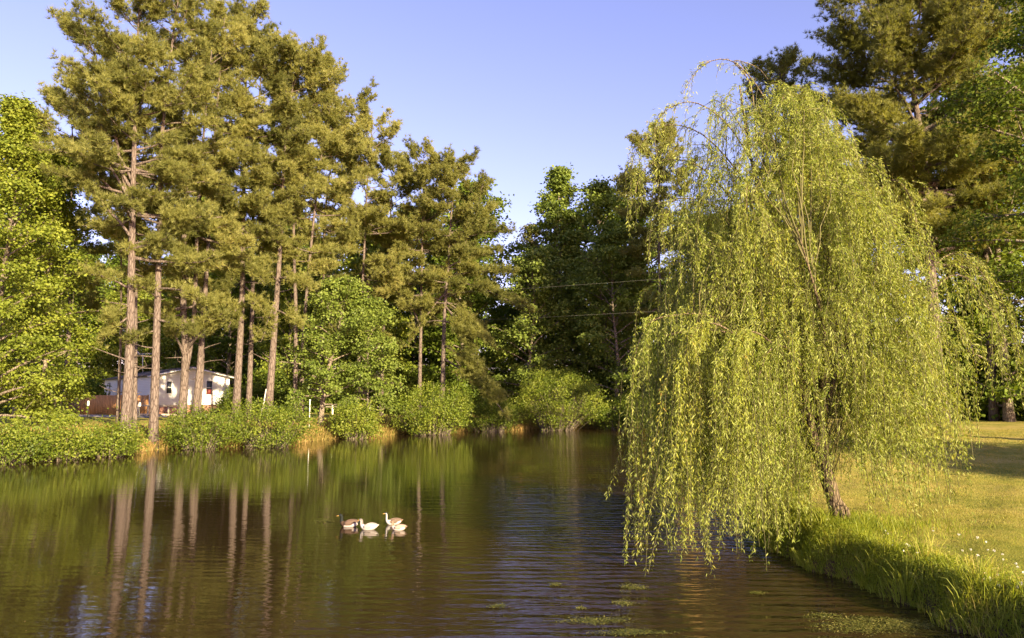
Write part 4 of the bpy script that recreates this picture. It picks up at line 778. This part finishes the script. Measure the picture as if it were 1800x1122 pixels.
glass = plain('window_glass', (.03, .035, .045), .08, .8); frm = plain('window_frame', (.7, .68, .66), .5); shut = plain('shutter_red', (.16, .035, .03), .6)
def window(u, v, zc, wd, h, face, low=None):
    f = MB(); g_ = MB(); nrmv = np.array((-ld[0], -ld[1], 0)) if face == 'g' else np.array((-gd[0], -gd[1], 0)); ax = np.array((gd[0], gd[1], 0)) if face == 'g' else np.array((ld[0], ld[1], 0))
    c = H3(u, v, zc)+nrmv*.03; R3 = np.array((ax, nrmv, (0, 0, 1)))
    for s in (-1, 1): f.box(c+ax*s*(wd/2+.03), (.07, .07, h+.13), R3); f.box(c+np.array((0, 0, s*(h/2+.03))), (wd-.014, .068, .07), R3)
    f.box(c, (wd-.014, .062, .05), R3); fo = f.build('window', frm, house); g_.box(c-nrmv*.01, (wd, .02, h), R3)
    go = g_.build('pane', glass, fo, org=house.location)
    return fo
zc = P(900, 681, 66)[2]
window(1.55, 0, zc, .42, 1.05, 'g'); w2 = window(5.05, 0, zc, .5, 1.25, 'g'); window(0, 17.2, zc, .9, 1.3, 'l'); window(0, 5.6, zc, .9, 1.2, 'l')
cu = MB(); cu.box(H3(5.05, 0, zc-.36)+np.array((-ld[0], -ld[1], 0))*.045, (.42, .012, .42), np.array((AXh[0], AXh[1], AXh[2]))); cu.build('red_curtain', shut, w2, org=house.location)
an = MB(); ab = P(251, 655, 68); at_ = P(251, 623, 68); an.tube(np.array((ab, at_)), .035, 6)
ant = thing('tv_antenna', 'television antenna on a mast above the house roof', 'antenna', ab); al = plain('aluminium', (.62, .6, .57), .4, .5, metallic=.2); an.build('mast', al, ant)
bo = MB(); bo.tube(np.array((P(238, 623, 68.1), P(268, 622, 67.9))), .03, 5)
for px, hh in ((240, .35), (246, .3), (253, .26), (259, .22), (265, .18)): q = P(px, 622.6, 68); bo.tube(np.array((q+(-.05, -hh, .0), q+(.05, hh, 0))), .014, 4)
bo.tube(np.array((P(240, 617, 68), P(247, 624, 68))), .05, 4); bo.build('boom', al, ant)

# wooden privacy fence left of the house
wf = thing('wooden_fence', 'tan wooden privacy fence in front of the house', 'fence', G(180, 63))
wood, t, p = mat('fence_wood'); n = noise(t, 2.0, 5, mapping(t, (6, 6, .6))); t.links.new(ramp(t, n, [(.3, (.36, .18, .065)), (.7, (.58, .33, .14))]), p.inputs['Base Color']); p.inputs['Roughness'].default_value = .85
def boards(pa, pb, zt, mb, rs):
    L = np.linalg.norm(pb-pa); d = (pb-pa)/L; n = int(L/.15); ax = np.array(((d[0], d[1], 0), (-d[1], d[0], 0), (0, 0, 1)))
    for k in range(n):
        q = pa+d*(k+.5)*L/n; z0_ = gz1(q[0], q[1])-.05; z1_ = zt+U(rs, -.015, .015); mb.box((q[0], q[1], (z0_+z1_)/2), (L/n-.012, .022+U(rs, 0, .01), z1_-z0_), ax)
rs = np.random.RandomState(3); zt = P(900, 695, 63)[2]; f1 = np.array((X(96, 66), 66.)); f2 = np.array((X(147, 63.5), 63.5)); f3 = np.array((X(211, 63), 63.)); f4 = np.array((X(263, 64.2), 64.2))
for a, b_ in ((f1, f2), (f2, f3), (f3, f4)):
    m_ = MB(); boards(a, b_, zt, m_, rs); m_.build('fence_panel', wood, wf)
for q in (f1, f2, (f2+f3)/2, f3, f4): m_ = MB(); m_.box((q[0], q[1]+.09, 1.15+(zt-1.15)/2), (.1, .1, zt-1.05)); m_.build('post', wood, wf)
# grey rail fence in front of the gable
rfz = thing('rail_fence', 'weathered grey rail fence below the house gable', 'fence', G(282, 58)); grey = plain('weathered_wood', (.44, .38, .32), .85, .1, .2)
ra, rb = G(246, 58), G(318, 59)
for py in (713.5, 729): m_ = MB(); m_.box((P(246, py, 58)+P(318, py, 59))/2+np.array((0, 0, 0)), (np.linalg.norm(rb-ra), .05, .13), nrm(np.array((rb-ra, (-(rb-ra)[1], (rb-ra)[0], 0), (0, 0, 1))))*1.0); m_.build('rail', grey, rfz)
for px in (247, 264, 282, 300, 317): q = G(px, 58+(px-246)/72); m_ = MB(); z1_ = P(px, 711.5, q[1])[2]; m_.box((q[0], q[1]+.08, (q[2]+z1_)/2-.05), (.12, .1, z1_-q[2]+.1)); m_.build('post', grey, rfz)
# thin posts along the far bank
white = plain('white_paint', (.78, .76, .72), .5); steel = plain('dark_steel', (.06, .06, .055), .5)
for lb, px, Y, y1, hd in (('thin dark post with a white cap left of the wooden fence corner', 138, 45, 702, 5), ('thin dark post with white insulator in front of the wooden fence', 160, 50, 712, 7), ('thin dark post with white insulator right of the thickest trunk', 250, 46, 713, 5)):
    q = G(px, Y); z1_ = P(px, y1, Y)[2]; o = thing('fence_post', lb, 'post', q, 'thin posts on the far bank'); m_ = MB(); m_.box((q[0], q[1], (q[2]+z1_)/2-.05), (.05, .05, z1_-q[2]+.1)); m_.build('stake', steel, o)
    m_ = MB(); m_.tube(np.array(((q[0], q[1], z1_-.06), (q[0], q[1], z1_), (q[0], q[1], z1_+hd*Y/F))), (.07, .075, .06), 8); m_.build('cap', white, o)
q = G(547, 48); m_ = MB(); z1_ = P(547, 704, 48)[2]; m_.tube(np.array((q, (q[0], q[1], z1_))), (.032, .03), 8)
o = thing('white_pole', 'slim white pole left of the dark pine trunks', 'pole', q); m_.build('shaft', white, o); m_ = MB(); m_.tube(np.array(((q[0], q[1], z1_), (q[0], q[1], z1_+.04), (q[0], q[1], z1_+.06))), (.055, .055, .02), 8); m_.build('cap', white, o)
m_ = MB(); a = P(458, 714, 45.5); a[2] = gz1(a[0], a[1]); m_.tube(np.array((a-(.15, 0, .1), (a+P(468, 684, 45.5))/2, P(468, 684, 45.5))), (.05, .045, .035), 7)
tag(m_.build('leaning_stick', plain('bleached_wood', (.55, .5, .44), .8), org=a), 'pale stick leaning beside the pine left of the green maple', 'stick')
# far rail fence with white posts
ff = thing('rail_fence', 'low pale rail fence with white posts behind the green maple', 'fence', G(640, 64))
ppx = [(470, 65), (530, 65), (587, 65), (652, 65), (712, 65), (772, 65)]
for px, Y in ppx: q = G(px, Y); m_ = MB(); z1_ = P(px, 711, Y)[2]; m_.box((q[0], q[1], (q[2]+z1_)/2-.05), (.13, .13, z1_-q[2]+.1)); m_.build('post', white, ff)
for py in (715.5,): m_ = MB(); m_.tube(np.array([P(px, py, Y-.1) for px, Y in ppx]), .03, 6); m_.build('rail', grey, ff)
# overhead lines
blk = plain('cable', (.2, .2, .17), .5)
for lb, y0, y1, y2, Y in (('upper overhead cable crossing the gap in the woods', 520, 492, 455, 52), ('lower overhead cable crossing the gap in the woods', 568, 548, 520, 52)):
    a, m1, b_ = P(700, y0, Y+6), P(1140, y1, Y), P(1500, y2, Y-5); pth = smooth_path([a, P(930, (y0+y1)/2+1, Y+3), m1, P(1330, (y1+y2)/2+4, Y-3), b_], 30); m_ = MB(); m_.tube(pth, .0045, 5)
    tag(m_.build('power_line', blk, org=pth[15]), lb, 'cable', 'overhead cables')
# small floating leaves and fluff on the open water
rs = np.random.RandomState(88); fl = MB(); n = 60; px = U(rs, 30, 1300, n); py = 830+280*rs.rand(n); q = np.array([PZ(a, b_) for a, b_ in zip(px, py)]); q[:, 2] = .006
fl.leaves(q, rs.normal(size=(n, 3))*(1, 1, .0), rs.normal(size=(n, 3))*.08+(0, 0, 1), U(rs, .015, .035, n), .012, U(rs, .3, 1, n))
tag(fl.build('floating_leaves', M['drygrass']), 'tiny fallen leaves and specks scattered over the open water', 'leaves', kind='stuff')
